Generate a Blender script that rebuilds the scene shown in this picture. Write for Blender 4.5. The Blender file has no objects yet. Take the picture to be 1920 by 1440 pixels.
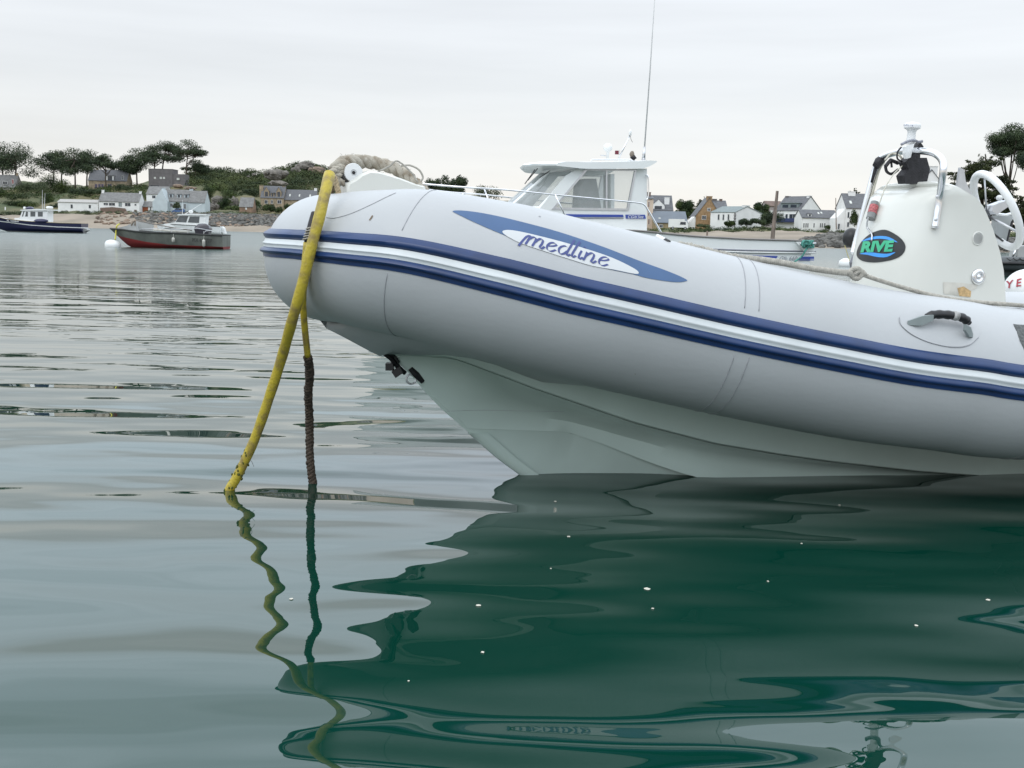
import bpy, math, random
import numpy as np
from mathutils import Vector, Matrix, geometry
from mathutils.bvhtree import BVHTree
random.seed(7); RNG = np.random.default_rng(7)
PI = math.pi
SC = bpy.context.scene
COL = SC.collection

# ------------------------------------------------------------------ camera
F_PX = 2000.0
CAM_H = 1.0
PITCH = math.atan(279.0 / 2000.0)
ROLL = math.radians(1.32)
_f = Vector((0, math.cos(PITCH), -math.sin(PITCH)))
_r0 = Vector((1, 0, 0)); _u0 = Vector((0, math.sin(PITCH), math.cos(PITCH)))
_r = _r0 * math.cos(ROLL) + _u0 * math.sin(ROLL)
_u = _u0 * math.cos(ROLL) - _r0 * math.sin(ROLL)
EYE = Vector((0, 0, CAM_H))
cd = bpy.data.cameras.new('camera'); cam = bpy.data.objects.new('camera', cd); COL.objects.link(cam)
cd.sensor_width = 36.0; cd.lens = 36.0 * F_PX / 1920.0
cd.clip_start = 0.05; cd.clip_end = 6000
m = Matrix((( _r.x, _u.x, -_f.x, 0), (_r.y, _u.y, -_f.y, 0), (_r.z, _u.z, -_f.z, CAM_H), (0, 0, 0, 1)))
cam.matrix_world = m
SC.camera = cam

# ------------------------------------------------------------------ world
W = bpy.data.worlds.new('World'); SC.world = W; W.use_nodes = True
nt = W.node_tree; nt.nodes.clear()
def wn(t, **k):
    n = nt.nodes.new(t)
    for a, b in k.items(): setattr(n, a, b)
    return n
out = wn('ShaderNodeOutputWorld'); addsh = wn('ShaderNodeAddShader')
sky = wn('ShaderNodeTexSky', sky_type='NISHITA', sun_disc=False, sun_elevation=math.radians(48), sun_rotation=math.radians(215))
hs = wn('ShaderNodeHueSaturation'); hs.inputs['Saturation'].default_value = 0.35
bg1 = wn('ShaderNodeBackground'); bg1.inputs[1].default_value = 0.05
nt.links.new(sky.outputs[0], hs.inputs['Color']); nt.links.new(hs.outputs[0], bg1.inputs[0])
tc = wn('ShaderNodeTexCoord'); sep = wn('ShaderNodeSeparateXYZ'); nt.links.new(tc.outputs['Generated'], sep.inputs[0])
ramp = wn('ShaderNodeValToRGB'); r = ramp.color_ramp
cols = [(0.0, (.42, .392, .362)), (.06, (.366, .360, .350)), (.13, (.336, .344, .349)), (.205, (.362, .374, .386)), (.25, (.59, .655, .72)), (.33, (.76, .86, .96)), (.46, (.78, .89, 1.0)), (1.0, (.88, .90, .93))]
r.elements[0].position = 0; r.elements[0].color = (*cols[0][1], 1)
r.elements[1].position = 1; r.elements[1].color = (*cols[-1][1], 1)
for p, c in cols[1:-1]:
    e = r.elements.new(p); e.color = (*c, 1)
nt.links.new(sep.outputs[2], ramp.inputs[0])
mp = wn('ShaderNodeMapping'); mp.inputs['Scale'].default_value = (1.3, 1.3, 15.0)
mp.inputs['Rotation'].default_value = (0, math.radians(4), 0)
nz = wn('ShaderNodeTexNoise'); nz.inputs['Scale'].default_value = 1.6; nz.inputs['Detail'].default_value = 5; nz.inputs['Roughness'].default_value = .5
nt.links.new(tc.outputs['Generated'], mp.inputs[0]); nt.links.new(mp.outputs[0], nz.inputs['Vector'])
mr = wn('ShaderNodeMapRange'); mr.inputs[1].default_value = .3; mr.inputs[2].default_value = .7; mr.inputs[3].default_value = .91; mr.inputs[4].default_value = 1.08
nt.links.new(nz.outputs[0], mr.inputs[0])
mul = wn('ShaderNodeVectorMath', operation='SCALE'); nt.links.new(ramp.outputs[0], mul.inputs[0]); nt.links.new(mr.outputs[0], mul.inputs['Scale'])
bg2 = wn('ShaderNodeBackground'); bg2.inputs[1].default_value = 1.75
nt.links.new(mul.outputs[0], bg2.inputs[0])
nt.links.new(bg1.outputs[0], addsh.inputs[0]); nt.links.new(bg2.outputs[0], addsh.inputs[1]); nt.links.new(addsh.outputs[0], out.inputs[0])
sd = bpy.data.lights.new('sun', 'SUN'); so = bpy.data.objects.new('sun', sd); COL.objects.link(so)
sd.energy = 0.5; sd.angle = math.radians(25); sd.color = (1, .96, .9)
so.rotation_euler = (math.radians(42), 0, math.radians(-35))
SC.view_settings.view_transform = 'Standard'; SC.view_settings.look = 'None'
SC.view_settings.exposure = 0.0; SC.view_settings.gamma = 1.0; SC.view_settings.use_curve_mapping = False

# ------------------------------------------------------------------ helpers
def ray(px, py):
    return _f + _r * ((px - 960) / F_PX) - _u * ((py - 720) / F_PX)
def P(px, py, Y):
    d = ray(px, py); return EYE + d * (Y / d.y)
def PZ(px, py, z=0.0):
    d = ray(px, py); return EYE + d * ((z - CAM_H) / d.z)
def proj(p):
    d = Vector(p) - EYE; w = d.dot(_f)
    return 960 + F_PX * d.dot(_r) / w, 720 - F_PX * d.dot(_u) / w
def hor(px): return 720 - 279.0 / math.cos(ROLL) + (px - 960) * math.tan(ROLL)

class Frame:
    def __init__(s, O, deg):
        s.O = Vector(O); t = math.radians(deg)
        s.a = Vector((math.cos(t), math.sin(t), 0)); s.n = Vector((math.sin(t), -math.cos(t), 0))
    def loc(s, S, t, z): return Vector((s.O.x, s.O.y, 0)) + s.a * S + s.n * t + Vector((0, 0, z))
    def pt(s, px, py, t):
        d = ray(px, py); k = (t - (EYE - s.O).dot(s.n)) / d.dot(s.n)
        return EYE + d * k
    def inv(s, p):
        q = Vector(p) - Vector((s.O.x, s.O.y, 0)); return q.dot(s.a), q.dot(s.n), q.z
    def st(s, px, py, t): return s.inv(s.pt(px, py, t))
    def mir(s, p):
        S, t, z = s.inv(p); return s.loc(S, -t, z)

ORG = {}
class MB:
    def __init__(s): s.v = []; s.f = []
    def add(s, vs, fs):
        o = len(s.v); s.v.extend([tuple(v) for v in vs]); s.f.extend([tuple(i + o for i in f) for f in fs]); return s
    def mat(s, M):
        s.v = [tuple(M @ Vector(v)) for v in s.v]; return s
    def mirror(s, fr):
        n = len(s.v); s.v += [tuple(fr.mir(v)) for v in s.v]
        s.f += [tuple(reversed([i + n for i in f])) for f in s.f]; return s
    def box(s, c, size, M=None):
        c = Vector(c); x, y, z = [q / 2 for q in size]
        vs = [Vector((a, b, d)) for a in (-x, x) for b in (-y, y) for d in (-z, z)]
        if M is not None: vs = [M @ v for v in vs]
        return s.add([c + v for v in vs], [(0, 1, 3, 2), (4, 6, 7, 5), (0, 4, 5, 1), (2, 3, 7, 6), (0, 2, 6, 4), (1, 5, 7, 3)])
    def tube(s, pts, r, n=8, cap=True, closed=False):
        pts = [Vector(p) for p in pts]; N = len(pts)
        rs = r if isinstance(r, (list, tuple)) else [r] * N
        T = []
        for i in range(N):
            if closed: t = pts[(i + 1) % N] - pts[i - 1]
            else: t = pts[min(i + 1, N - 1)] - pts[max(i - 1, 0)]
            T.append(t.normalized() if t.length > 1e-9 else Vector((0, 0, 1)))
        ref = Vector((0, 0, 1)) if abs(T[0].z) < .9 else Vector((1, 0, 0))
        nx = T[0].cross(ref).normalized(); vs = []
        for i in range(N):
            nx = (nx - T[i] * nx.dot(T[i]))
            nx = nx.normalized() if nx.length > 1e-6 else T[i].orthogonal().normalized()
            b = T[i].cross(nx)
            for k in range(n):
                a = 2 * PI * k / n
                vs.append(pts[i] + (nx * math.cos(a) + b * math.sin(a)) * rs[i])
        fs = []
        M_ = N if closed else N - 1
        for i in range(M_):
            j = (i + 1) % N
            for k in range(n): fs.append((i * n + k, i * n + (k + 1) % n, j * n + (k + 1) % n, j * n + k))
        if cap and not closed:
            fs.append(tuple(range(n - 1, -1, -1))); fs.append(tuple((N - 1) * n + k for k in range(n)))
        return s.add(vs, fs)
    def loft(s, rings, close=False, cap=False):
        n = len(rings[0]); vs = [v for rg in rings for v in rg]; fs = []
        for i in range(len(rings) - 1):
            for k in range(n if close else n - 1):
                k2 = (k + 1) % n; fs.append((i * n + k, i * n + k2, (i + 1) * n + k2, (i + 1) * n + k))
        if cap:
            fs.append(tuple(range(n - 1, -1, -1))); fs.append(tuple((len(rings) - 1) * n + k for k in range(n)))
        return s.add(vs, fs)
    def lathe(s, prof, o, ax, n=24, cap=True):
        ax = Vector(ax).normalized(); e = ax.orthogonal().normalized(); g = ax.cross(e); o = Vector(o)
        return s.loft([[o + ax * h + (e * math.cos(2 * PI * k / n) + g * math.sin(2 * PI * k / n)) * max(r_, 1e-4) for k in range(n)] for r_, h in prof], close=True, cap=cap)
    def prism(s, poly, off):
        poly = [Vector(p) for p in poly]; off = Vector(off); n = len(poly)
        tri = geometry.tessellate_polygon([poly])
        fs = [tuple(t) for t in tri] + [tuple(i + n for i in reversed(t)) for t in tri]
        fs += [(i, (i + 1) % n, (i + 1) % n + n, i + n) for i in range(n)]
        return s.add(poly + [p + off for p in poly], fs)
    def holed(s, outer, holes, off):
        rings = [[Vector(p) for p in outer]] + [[Vector(p) for p in h] for h in holes]
        tri = geometry.tessellate_polygon(rings); allv = [p for r_ in rings for p in r_]; n = len(allv); off = Vector(off)
        fs = [tuple(t) for t in tri] + [tuple(i + n for i in reversed(t)) for t in tri]; b = 0
        for r_ in rings:
            L = len(r_); fs += [(b + i, b + (i + 1) % L, b + (i + 1) % L + n, b + i + n) for i in range(L)]; b += L
        return s.add(allv + [p + off for p in allv], fs)
    def blob(s, c, rad, seed=0, amp=.2, nu=8, nv=6, flat=None):
        R_ = random.Random(seed); c = Vector(c); vs = []; fs = []
        ph = [(R_.uniform(0, 6), R_.uniform(0, 6), R_.uniform(1, 3), R_.uniform(1, 3)) for _ in range(3)]
        for j in range(nv + 1):
            th = PI * j / nv
            for i in range(nu):
                a = 2 * PI * i / nu; d = Vector((math.sin(th) * math.cos(a), math.sin(th) * math.sin(a), math.cos(th)))
                k = 1 + amp * sum(math.sin(q[2] * 2 * d.x + q[0]) * math.cos(q[3] * 2 * d.y + q[1] + d.z * 2) for q in ph) / 2 + R_.uniform(-amp, amp) * .35 * math.sin(th)
                vs.append(c + Vector((d.x * rad[0], d.y * rad[1], d.z * rad[2])) * k)
        for j in range(nv):
            for i in range(nu): fs.append((j * nu + i, (j + 1) * nu + i, (j + 1) * nu + (i + 1) % nu, j * nu + (i + 1) % nu))
        return s.add(vs, fs)
    def build(s, name, mat, parent=None, smooth=False, origin=None, angle=None):
        if parent is not None: o0 = ORG[parent.name]
        elif origin is not None: o0 = Vector(origin)
        else: o0 = Vector((0, 0, 0))
        me = bpy.data.meshes.new(name)
        me.from_pydata([(v[0] - o0.x, v[1] - o0.y, v[2] - o0.z) for v in s.v], [], s.f)
        if mat is not None: me.materials.append(mat)
        if smooth: me.polygons.foreach_set('use_smooth', [True] * len(me.polygons))
        me.update()
        ob = bpy.data.objects.new(name, me); COL.objects.link(ob)
        if smooth and angle: me.set_sharp_from_angle(angle=math.radians(angle))
        if parent is not None: ob.parent = parent; ORG[ob.name] = o0
        else: ob.location = o0; ORG[ob.name] = o0
        return ob

def empty(name, loc):
    o = bpy.data.objects.new(name, None); COL.objects.link(o); o.location = Vector(loc); o.empty_display_size = .2
    ORG[o.name] = Vector(loc); return o
def tag(o, label, cat, group=None, kind=None):
    if label: o['label'] = label
    if cat: o['category'] = cat
    if group: o['group'] = group
    if kind: o['kind'] = kind
    return o
def crom(pts, n=8, closed=False):
    pts = [Vector(p) for p in pts]; N = len(pts); res = []
    for i in range(N - 1 if not closed else N):
        g = lambda k: pts[k % N] if closed else pts[max(0, min(N - 1, k))]
        p0, p1, p2, p3 = g(i - 1), g(i), g(i + 1), g(i + 2)
        if not closed:
            if i == 0: p0 = p1 * 2 - p2
            if i == N - 2: p3 = p2 * 2 - p1
        for k in range(n):
            t = k / n
            res.append(0.5 * ((2 * p1) + (p2 - p0) * t + (2 * p0 - 5 * p1 + 4 * p2 - p3) * t * t + (3 * p1 - p0 - 3 * p2 + p3) * t ** 3))
    if not closed: res.append(pts[-1])
    return res

MATS = {}
def mat(name, col, rough=.5, metal=0.0, var=.12, scale=3.0, bump=0.0, bscale=None, col2=None, trans=0.0, alpha=1.0, detail=4, coat=0, stretch=None, spec=.5, lo=.35, hi=.65):
    if name in MATS: return MATS[name]
    M = bpy.data.materials.new(name); M.use_nodes = True; t = M.node_tree; b = t.nodes['Principled BSDF']
    b.inputs['Roughness'].default_value = rough; b.inputs['Metallic'].default_value = metal
    b.inputs['Transmission Weight'].default_value = trans; b.inputs['Alpha'].default_value = alpha
    b.inputs['Coat Weight'].default_value = coat; b.inputs['Specular IOR Level'].default_value = spec
    tc = t.nodes.new('ShaderNodeTexCoord'); n = t.nodes.new('ShaderNodeTexNoise'); n.inputs['Scale'].default_value = scale; n.inputs['Detail'].default_value = detail
    src = tc.outputs['Object']
    if stretch:
        mpn = t.nodes.new('ShaderNodeMapping'); mpn.inputs['Scale'].default_value = stretch; t.links.new(src, mpn.inputs[0]); src = mpn.outputs[0]
    t.links.new(src, n.inputs['Vector'])
    rp = t.nodes.new('ShaderNodeValToRGB'); c2 = col2 if col2 else tuple(c * (1 - 2 * var) for c in col)
    rp.color_ramp.elements[0].position = lo; rp.color_ramp.elements[0].color = (*c2, 1)
    rp.color_ramp.elements[1].position = hi; rp.color_ramp.elements[1].color = (*col, 1)
    t.links.new(n.outputs[0], rp.inputs[0]); t.links.new(rp.outputs[0], b.inputs['Base Color'])
    if bump:
        n2 = t.nodes.new('ShaderNodeTexNoise'); n2.inputs['Scale'].default_value = bscale or scale * 4; n2.inputs['Detail'].default_value = 3
        t.links.new(src, n2.inputs['Vector'])
        bp = t.nodes.new('ShaderNodeBump'); bp.inputs['Distance'].default_value = bump; t.links.new(n2.outputs[0], bp.inputs['Height']); t.links.new(bp.outputs[0], b.inputs['Normal'])
    MATS[name] = M; return M

# ------------------------------------------------------------------ water
AOFF = 3.1
def water_material():
    M = bpy.data.materials.new('sea_water'); M.use_nodes = True; t = M.node_tree; b = t.nodes['Principled BSDF']
    b.inputs['Base Color'].default_value = (.0015, .032, .021, 1)
    b.inputs['Roughness'].default_value = 0.0; b.inputs['IOR'].default_value = 1.52
    N = t.nodes.new; L = t.links.new
    tc = N('ShaderNodeTexCoord')
    def noise(scale, sx, sy, rot=0, detail=1.5, dist=0.0, rough=.4, off=0.0):
        mp = N('ShaderNodeMapping'); mp.inputs['Location'].default_value = (off, off * .7, 0); mp.inputs['Scale'].default_value = (sx, sy, 1); mp.inputs['Rotation'].default_value = (0, 0, rot)
        L(tc.outputs['Object'], mp.inputs[0]); n = N('ShaderNodeTexNoise'); n.noise_dimensions = '2D'
        n.inputs['Scale'].default_value = scale; n.inputs['Detail'].default_value = detail; n.inputs['Roughness'].default_value = rough
        n.inputs['Distortion'].default_value = dist; L(mp.outputs[0], n.inputs['Vector']); return n.outputs[0]
    def mth(op, a, bb):
        x = N('ShaderNodeMath'); x.operation = op
        for i, q in enumerate((a, bb)):
            if isinstance(q, (int, float)): x.inputs[i].default_value = q
            else: L(q, x.inputs[i])
        return x.outputs[0]
    def mrange(v, a, c, lo, hi):
        x = N('ShaderNodeMapRange'); x.inputs[1].default_value = a; x.inputs[2].default_value = c; x.inputs[3].default_value = lo; x.inputs[4].default_value = hi
        x.interpolation_type = 'SMOOTHSTEP'; L(v, x.inputs[0]); return x.outputs[0]
    sp = N('ShaderNodeSeparateXYZ'); L(tc.outputs['Object'], sp.inputs[0]); Y = sp.outputs[1]
    far = mrange(Y, 3.6, 11.0, 0.0, 1.0)
    far2 = mrange(Y, 12.0, 45.0, 0.0, 1.0)
    patch = mrange(noise(.33, .8, 2.0, .25, 2), .40, .66, .12, 1.25)
    A = mth('MULTIPLY', noise(.8, .5, 1.5, .12, 1.0, off=AOFF), .088)
    A = mth('MULTIPLY', A, mrange(Y, 3.8, 9.0, 1.0, .16))
    B = mth('MULTIPLY', noise(2.0, .55, 1.5, -.15, 1.2), .019)
    B = mth('MULTIPLY', B, mth('MULTIPLY', mrange(Y, 1.5, 5.0, .85, 1.2), mrange(Y, 4.5, 10.0, 1.0, .15)))
    C = mth('MULTIPLY', noise(3.4, .60, 1.35, .22, 2.0, .6), .0072)
    C = mth('MULTIPLY', mth('MULTIPLY', C, far), patch)
    D = mth('MULTIPLY', noise(5, .9, 1.2, -.3, 3), .008)
    D = mth('MULTIPLY', mth('MULTIPLY', D, far2), patch)
    h = mth('ADD', mth('ADD', A, B), mth('ADD', C, D))
    bp = N('ShaderNodeBump'); bp.inputs['Distance'].default_value = 1.0; bp.inputs['Strength'].default_value = 1.0
    ro = mth('ADD', mrange(Y, 10.0, 30.0, 0.0, .14), mrange(Y, 22.0, 80.0, 0.0, .12)); L(ro, b.inputs['Roughness'])
    L(h, bp.inputs['Height']); L(bp.outputs[0], b.inputs['Normal'])
    return M
wm = MB(); wm.add([(-2500, -400, 0), (2500, -400, 0), (2500, 4000, 0), (-2500, 4000, 0)], [(0, 1, 2, 3)])
water = wm.build('sea', water_material()); water['kind'] = 'structure'
# ------------------------------------------------------------------ foreground inflatable boat
RB = Frame(PZ(975, 890), 19.0)
m_tube = mat('grey_tube_fabric', (.43, .445, .455), .42, var=.035, scale=2.2, bump=.0008, bscale=45, detail=9)
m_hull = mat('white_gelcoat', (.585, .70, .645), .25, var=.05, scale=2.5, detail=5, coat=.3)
m_console = mat('cream_gelcoat', (.64, .645, .60), .28, var=.03, scale=3, coat=.3)
m_blue = mat('blue_rubber', (.008, .036, .130), .33, var=.12, scale=9)
m_blue_print = mat('blue_print', (.048, .11, .235), .4, var=.05, scale=8)
m_white_band = mat('white_rubber', (.66, .70, .71), .4, var=.06, scale=6)
m_seam = mat('seam_grey', (.34, .35, .37), .6, var=.1, scale=10)
m_black = mat('black_plastic', (.012, .012, .014), .4, var=.1, scale=20)
m_chrome = mat('polished_steel', (.75, .76, .78), .12, metal=1.0, var=.03, scale=20)
m_alu = mat('brushed_aluminium', (.60, .61, .63), .3, metal=.8, var=.05, scale=20)
m_white = mat('white_paint', (.74, .75, .75), .3, var=.03, scale=5)

root = empty('inflatable_boat', RB.O)
tag(root, 'light grey rigid inflatable boat with blue and white rubbing strake in the foreground', 'inflatable boat')
RAD = .290
def rad_at(i): return RAD * (1 - .165 * max(0.0, min(1.0, 1.25 - abs(i - MID) / 40.0)))
tp = [(1905, 720, .92), (1760, 702, .87), (1620, 683, .815), (1480, 656, .765), (1345, 627, .71), (1200, 593, .64), (1060, 560, .565), (930, 528, .48), (800, 499, .37), (720, 490, .27), (655, 485, .135), (616, 484, 0.0)]
port = [RB.st(*q) for q in tp]
S0, T0, Z0 = port[0]
aft = [(S0 + 3.6, 1.0, Z0 - .02), (S0 + 2.6, 1.02, Z0 - .03), (S0 + 1.7, 1.0, Z0 - .035), (S0 + .8, .965, Z0 - .025)]
ctrl = aft + port
ctrl = ctrl + [(a, -b, c) for a, b, c in reversed(ctrl[:-1])]
cl = crom([Vector(c) for c in ctrl], 12)
NC = len(cl); MID = NC // 2
# smooth the heading a little so that rings never cross
frames = []
for i in range(NC):
    t = (cl[min(i + 2, NC - 1)] - cl[max(i - 2, 0)]).normalized()
    outw = Vector((0, 0, 1)).cross(t)          # horizontal normal
    outw = Vector((t.y, -t.x, 0)).normalized()
    mid = Vector((cl[MID].x + 2.0, 0, 0))
    if (cl[i] - mid).dot(outw) < 0 and abs(cl[i].y) > .3: outw = -outw
    frames.append([t, outw])
sg = 1 if frames[10][1].dot(Vector((0, 1, 0))) > 0 else -1
for i in range(NC):                            # keep one consistent side
    t = frames[i][0]; o = Vector((t.y, -t.x, 0)).normalized()
    if i == 0: base = 1 if o.dot(Vector((0, 1, 0))) > 0 else -1
    frames[i][1] = o * base
    frames[i].append(frames[i][1].cross(t).normalized() if frames[i][1].cross(t).z > 0 else t.cross(frames[i][1]).normalized())
def tpt(i, phi, dr=0.0):                       # i may be fractional
    i = max(0.0, min(NC - 1.0, i)); a = int(i); b = min(a + 1, NC - 1); u = i - a
    def one(j):
        t, o, up = frames[j]; p = cl[j]
        r_ = rad_at(j) + dr
        if j < 30 or j > NC - 31: pass
        q = p + (o * math.cos(phi) + up * math.sin(phi)) * r_
        return q
    q = one(a).lerp(one(b), u)
    return RB.loc(q.x, q.y, q.z)
NR = 56
tb = MB(); tb.loft([[tpt(i, 2 * PI * k / NR) for k in range(NR)] for i in range(NC)], close=True, cap=True)
tube = tb.build('buoyancy_tube', m_tube, root, smooth=True)
tree = BVHTree.FromPolygons([Vector(v) for v in tb.v], tb.f)
def onray(px, py, off=.002, bvh=None):
    d = ray(px, py).normalized(); h = (bvh or tree).ray_cast(EYE, d)
    if h[0] is None: return None
    n = h[1] if h[1].dot(d) < 0 else -h[1]
    return h[0] + n * off
# index of the centreline sample that shows at a given pixel column (port side)
pxi = []
for i in range(MID + 1):
    pxi.append(proj(RB.loc(*cl[i]))[0])
def ix(px):
    for i in range(MID):
        if pxi[i] >= px >= pxi[i + 1]:
            return i + (pxi[i] - px) / (pxi[i] - pxi[i + 1] + 1e-9)
    return MID
# rubbing strake: profile (degrees above the horizontal, proud of the tube)
def lift(i):
    d = abs(i - MID) / max(1e-6, (MID - ix(1060)))
    return max(0.0, 1 - d) * 7.8
def strake(name, prof, material):
    b_ = MB()
    idx = [j for j in range(4, NC - 4)]
    b_.loft([[tpt(i, math.radians(p * .94 - 2.3 + lift(i)), d) for p, d in prof] for i in idx])
    return b_.build(name, material, root, smooth=True, angle=50)
strake('strake_upper_band', [(22.5, -.002), (22, .004), (20, .008), (17.8, .016), (15.8, .019), (14, .014), (12.6, .004), (12.3, -.002)], m_blue)
strake('strake_white_band', [(12.4, -.002), (12.3, .005), (9.6, .006), (8.6, .0105), (7.4, .0105), (6.6, .006), (4.4, .005), (4.2, -.002)], m_white_band)
strake('strake_lower_band', [(4.5, -.002), (4.3, .006), (2.6, .014), (.9, .018), (-.6, .015), (-1.4, .005), (-4.5, .003), (-4.8, -.002)], m_blue)

# seams and reinforcement bands across the tube
def seam(i, tilt=0, w=.0014, prd=.0012, mt=None, name='seam', rng=(-95, 120)):
    b_ = MB(); pts = []
    for k in range(61):
        ph = math.radians(rng[0] + (rng[1] - rng[0]) * k / 60)
        if -7 < math.degrees(ph) - lift(i) < 20: 
            if pts: b_.tube(pts, w, 5)
            pts = []; continue
        pts.append(tpt(i + tilt * math.sin(ph), ph, prd - w * .5))
    if len(pts) > 1: b_.tube(pts, w, 5)
    return b_.build(name, mt or m_seam, root, smooth=True)
for px, tl in ((778, -2.2), (1338, 0), (1362, 0), (1888, 0), (1908, 0)):
    seam(ix(px), tl)

# handle patch, grab handle
def decal(poly, off, step, material, name, parent=root, bvh=None, holes=()):
    """flat print or patch glued on a surface; polygon outline given where it shows"""
    pts = [Vector((x, y)) for x, y in poly]; n = len(pts); ed = [(i, (i + 1) % n) for i in range(n)]
    xs = [p.x for p in pts]; ys = [p.y for p in pts]
    def ins(x, y):
        c = False; j = n - 1
        for i in range(n):
            if (pts[i].y > y) != (pts[j].y > y) and x < (pts[j].x - pts[i].x) * (y - pts[i].y) / (pts[j].y - pts[i].y) + pts[i].x: c = not c
            j = i
        return c
    extra = []; y = min(ys) + step * .5
    while y < max(ys):
        x = min(xs) + step * .5
        while x < max(xs):
            if ins(x, y): extra.append(Vector((x, y)))
            x += step
        y += step
    r_ = geometry.delaunay_2d_cdt(pts + extra, ed, [], 1, 1e-4)
    v3 = []; ok = []
    for v in r_[0]:
        q = onray(v.x, v.y, off, bvh); ok.append(q is not None); v3.append(q or Vector((0, 0, 0)))
    fs = [tuple(f) for f in r_[2] if all(ok[i] for i in f)]
    b_ = MB(); b_.add(v3, fs); return b_.build(name, material, parent, smooth=True)
def c2(pts, n=6, closed=True): return [(p.x, p.y) for p in crom([Vector((x, y, 0)) for x, y in pts], n, closed)]
patch = decal(c2([(1686, 598), (1690, 612), (1712, 629), (1745, 643), (1785, 650), (1815, 647), (1834, 632), (1832, 614), (1805, 600), (1765, 590), (1720, 585), (1695, 588)]), .0022, 9, m_tube, 'handle_patch')
pl = [onray(x, y, .0022) for x, y in c2([(1686, 596), (1690, 611), (1712, 629), (1745, 643), (1785, 651), (1815, 648), (1834, 633)], 6, False)]
MB().tube(pl, .0014, 5).build('patch_edge', m_seam, patch, smooth=True)
m_handle_base = mat('handle_grey_rubber', (.27, .31, .31), .5, var=.08, scale=20)
for (x0, y0), (x1, y1) in (((1700, 606), (1738, 606)), ((1822, 630), (1797, 622))):
    b_ = MB(); a = onray(x0, y0, .004); c = onray(x1, y1, .030); u = Vector((0, 0, 1))
    b_.loft([[a + u * .006, a - u * .008, a - u * .008 + RB.n * .003, a + u * .006 + RB.n * .003],
             [a.lerp(c, .5) + u * .016, a.lerp(c, .5) - u * .021, a.lerp(c, .5) - u * .018 + RB.n * .012, a.lerp(c, .5) + u * .016 + RB.n * .014],
             [c + u * .012, c - u * .010, c - u * .008 + RB.n * .012, c + u * .012 + RB.n * .012]], close=True, cap=True)
    b_.build('handle_base', m_handle_base, patch, smooth=True, angle=40)
hp = [onray(x, y, o) for x, y, o in ((1729, 601, .020), (1745, 600, .032), (1772, 603, .038), (1795, 607, .035), (1812, 613, .022))]
hp = crom(hp, 7); hr = [.008 + .0075 * min(1, i / 3, (len(hp) - 1 - i) / 3) + (.0012 * math.sin(i * 1.6)) for i in range(len(hp))]
grip = MB().tube(hp, hr, 12).build('handle_grip', m_black, patch, smooth=True)
q = hp[15:19]; MB().tube(q, [h + .0012 for h in hr[15:19]], 14).build('grip_badge', mat('badge_silver', (.45, .45, .44), .4, var=.3, scale=60), patch, smooth=True)
# dark printed panel at the right edge
decal([(1899, 608), (1906, 609), (1960, 612), (1960, 690), (1925, 668), (1912, 640)], .002, 8, mat('grey_grip_panel', (.13, .14, .14), .8, var=.25, scale=90), 'anti_slip_panel')

# big oval print with lettering
oval = c2([(849, 396), (875, 396), (920, 403), (980, 417), (1050, 436), (1130, 463), (1200, 490), (1255, 510), (1286, 524), (1284, 528), (1262, 529), (1215, 522), (1185, 514), (1120, 500), (1050, 478), (1000, 462), (950, 443), (900, 422), (862, 404)], 4)
decal(oval, .0016, 9, m_blue_print, 'oval_print')
inner = c2([(942, 435), (952, 432), (975, 435), (1010, 443), (1060, 456), (1110, 471), (1150, 485), (1185, 502), (1197, 511), (1190, 514), (1150, 506), (1110, 499), (1060, 484), (1010, 468), (975, 456), (950, 443)], 4)
decal(inner, .0026, 9, mat('print_white', (.55, .57, .58), .4, var=.02), 'oval_print_centre')
GL = {'m': (2.1, [[(-.62, -.35), (-.2, .75), (.1, 1.08)], [(.22, 1.1), (.12, .5), (.0, 0)], [(.1, .55), (.5, 1.0), (.82, .98), (.85, .6), (.72, 0)], [(.85, .5), (1.2, 1.0), (1.55, 1.0), (1.6, .6), (1.48, .1), (1.7, 0), (1.95, .3)]]),
      'e': (1.25, [[(.1, .5), (.6, .62), (.95, .85), (.7, 1.03), (.3, .9), (.08, .5), (.2, .1), (.6, 0), (1.05, .3)]]),
      'd': (1.35, [[(.95, .9), (.6, 1.02), (.2, .8), (.08, .4), (.3, .02), (.65, .1), (.95, .5)], [(1.3, 1.95), (1.12, 1.1), (.98, .3), (1.1, 0), (1.35, .25)]]),
      'l': (.7, [[(.52, 1.95), (.3, 1.0), (.18, .3), (.3, .02), (.6, .25)]]),
      'i': (.75, [[(.3, 1.0), (.2, .4), (.3, .03), (.65, .3)], [(.48, 1.42), (.5, 1.5), (.56, 1.44), (.5, 1.4)]]),
      'n': (1.5, [[(.12, 1.0), (.1, .5), (.0, 0)], [(.08, .5), (.5, 1.0), (.85, 1.0), (.9, .6), (.8, .1), (1.0, .0), (1.3, .3)]])}
m_text = mat('lettering_violet_blue', (.045, .065, .22), .4, var=.05, scale=8)
ox = 0.0; k_ = 0; totw = sum(GL[c][0] for c in 'medline') + .6
tm = MB()
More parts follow.
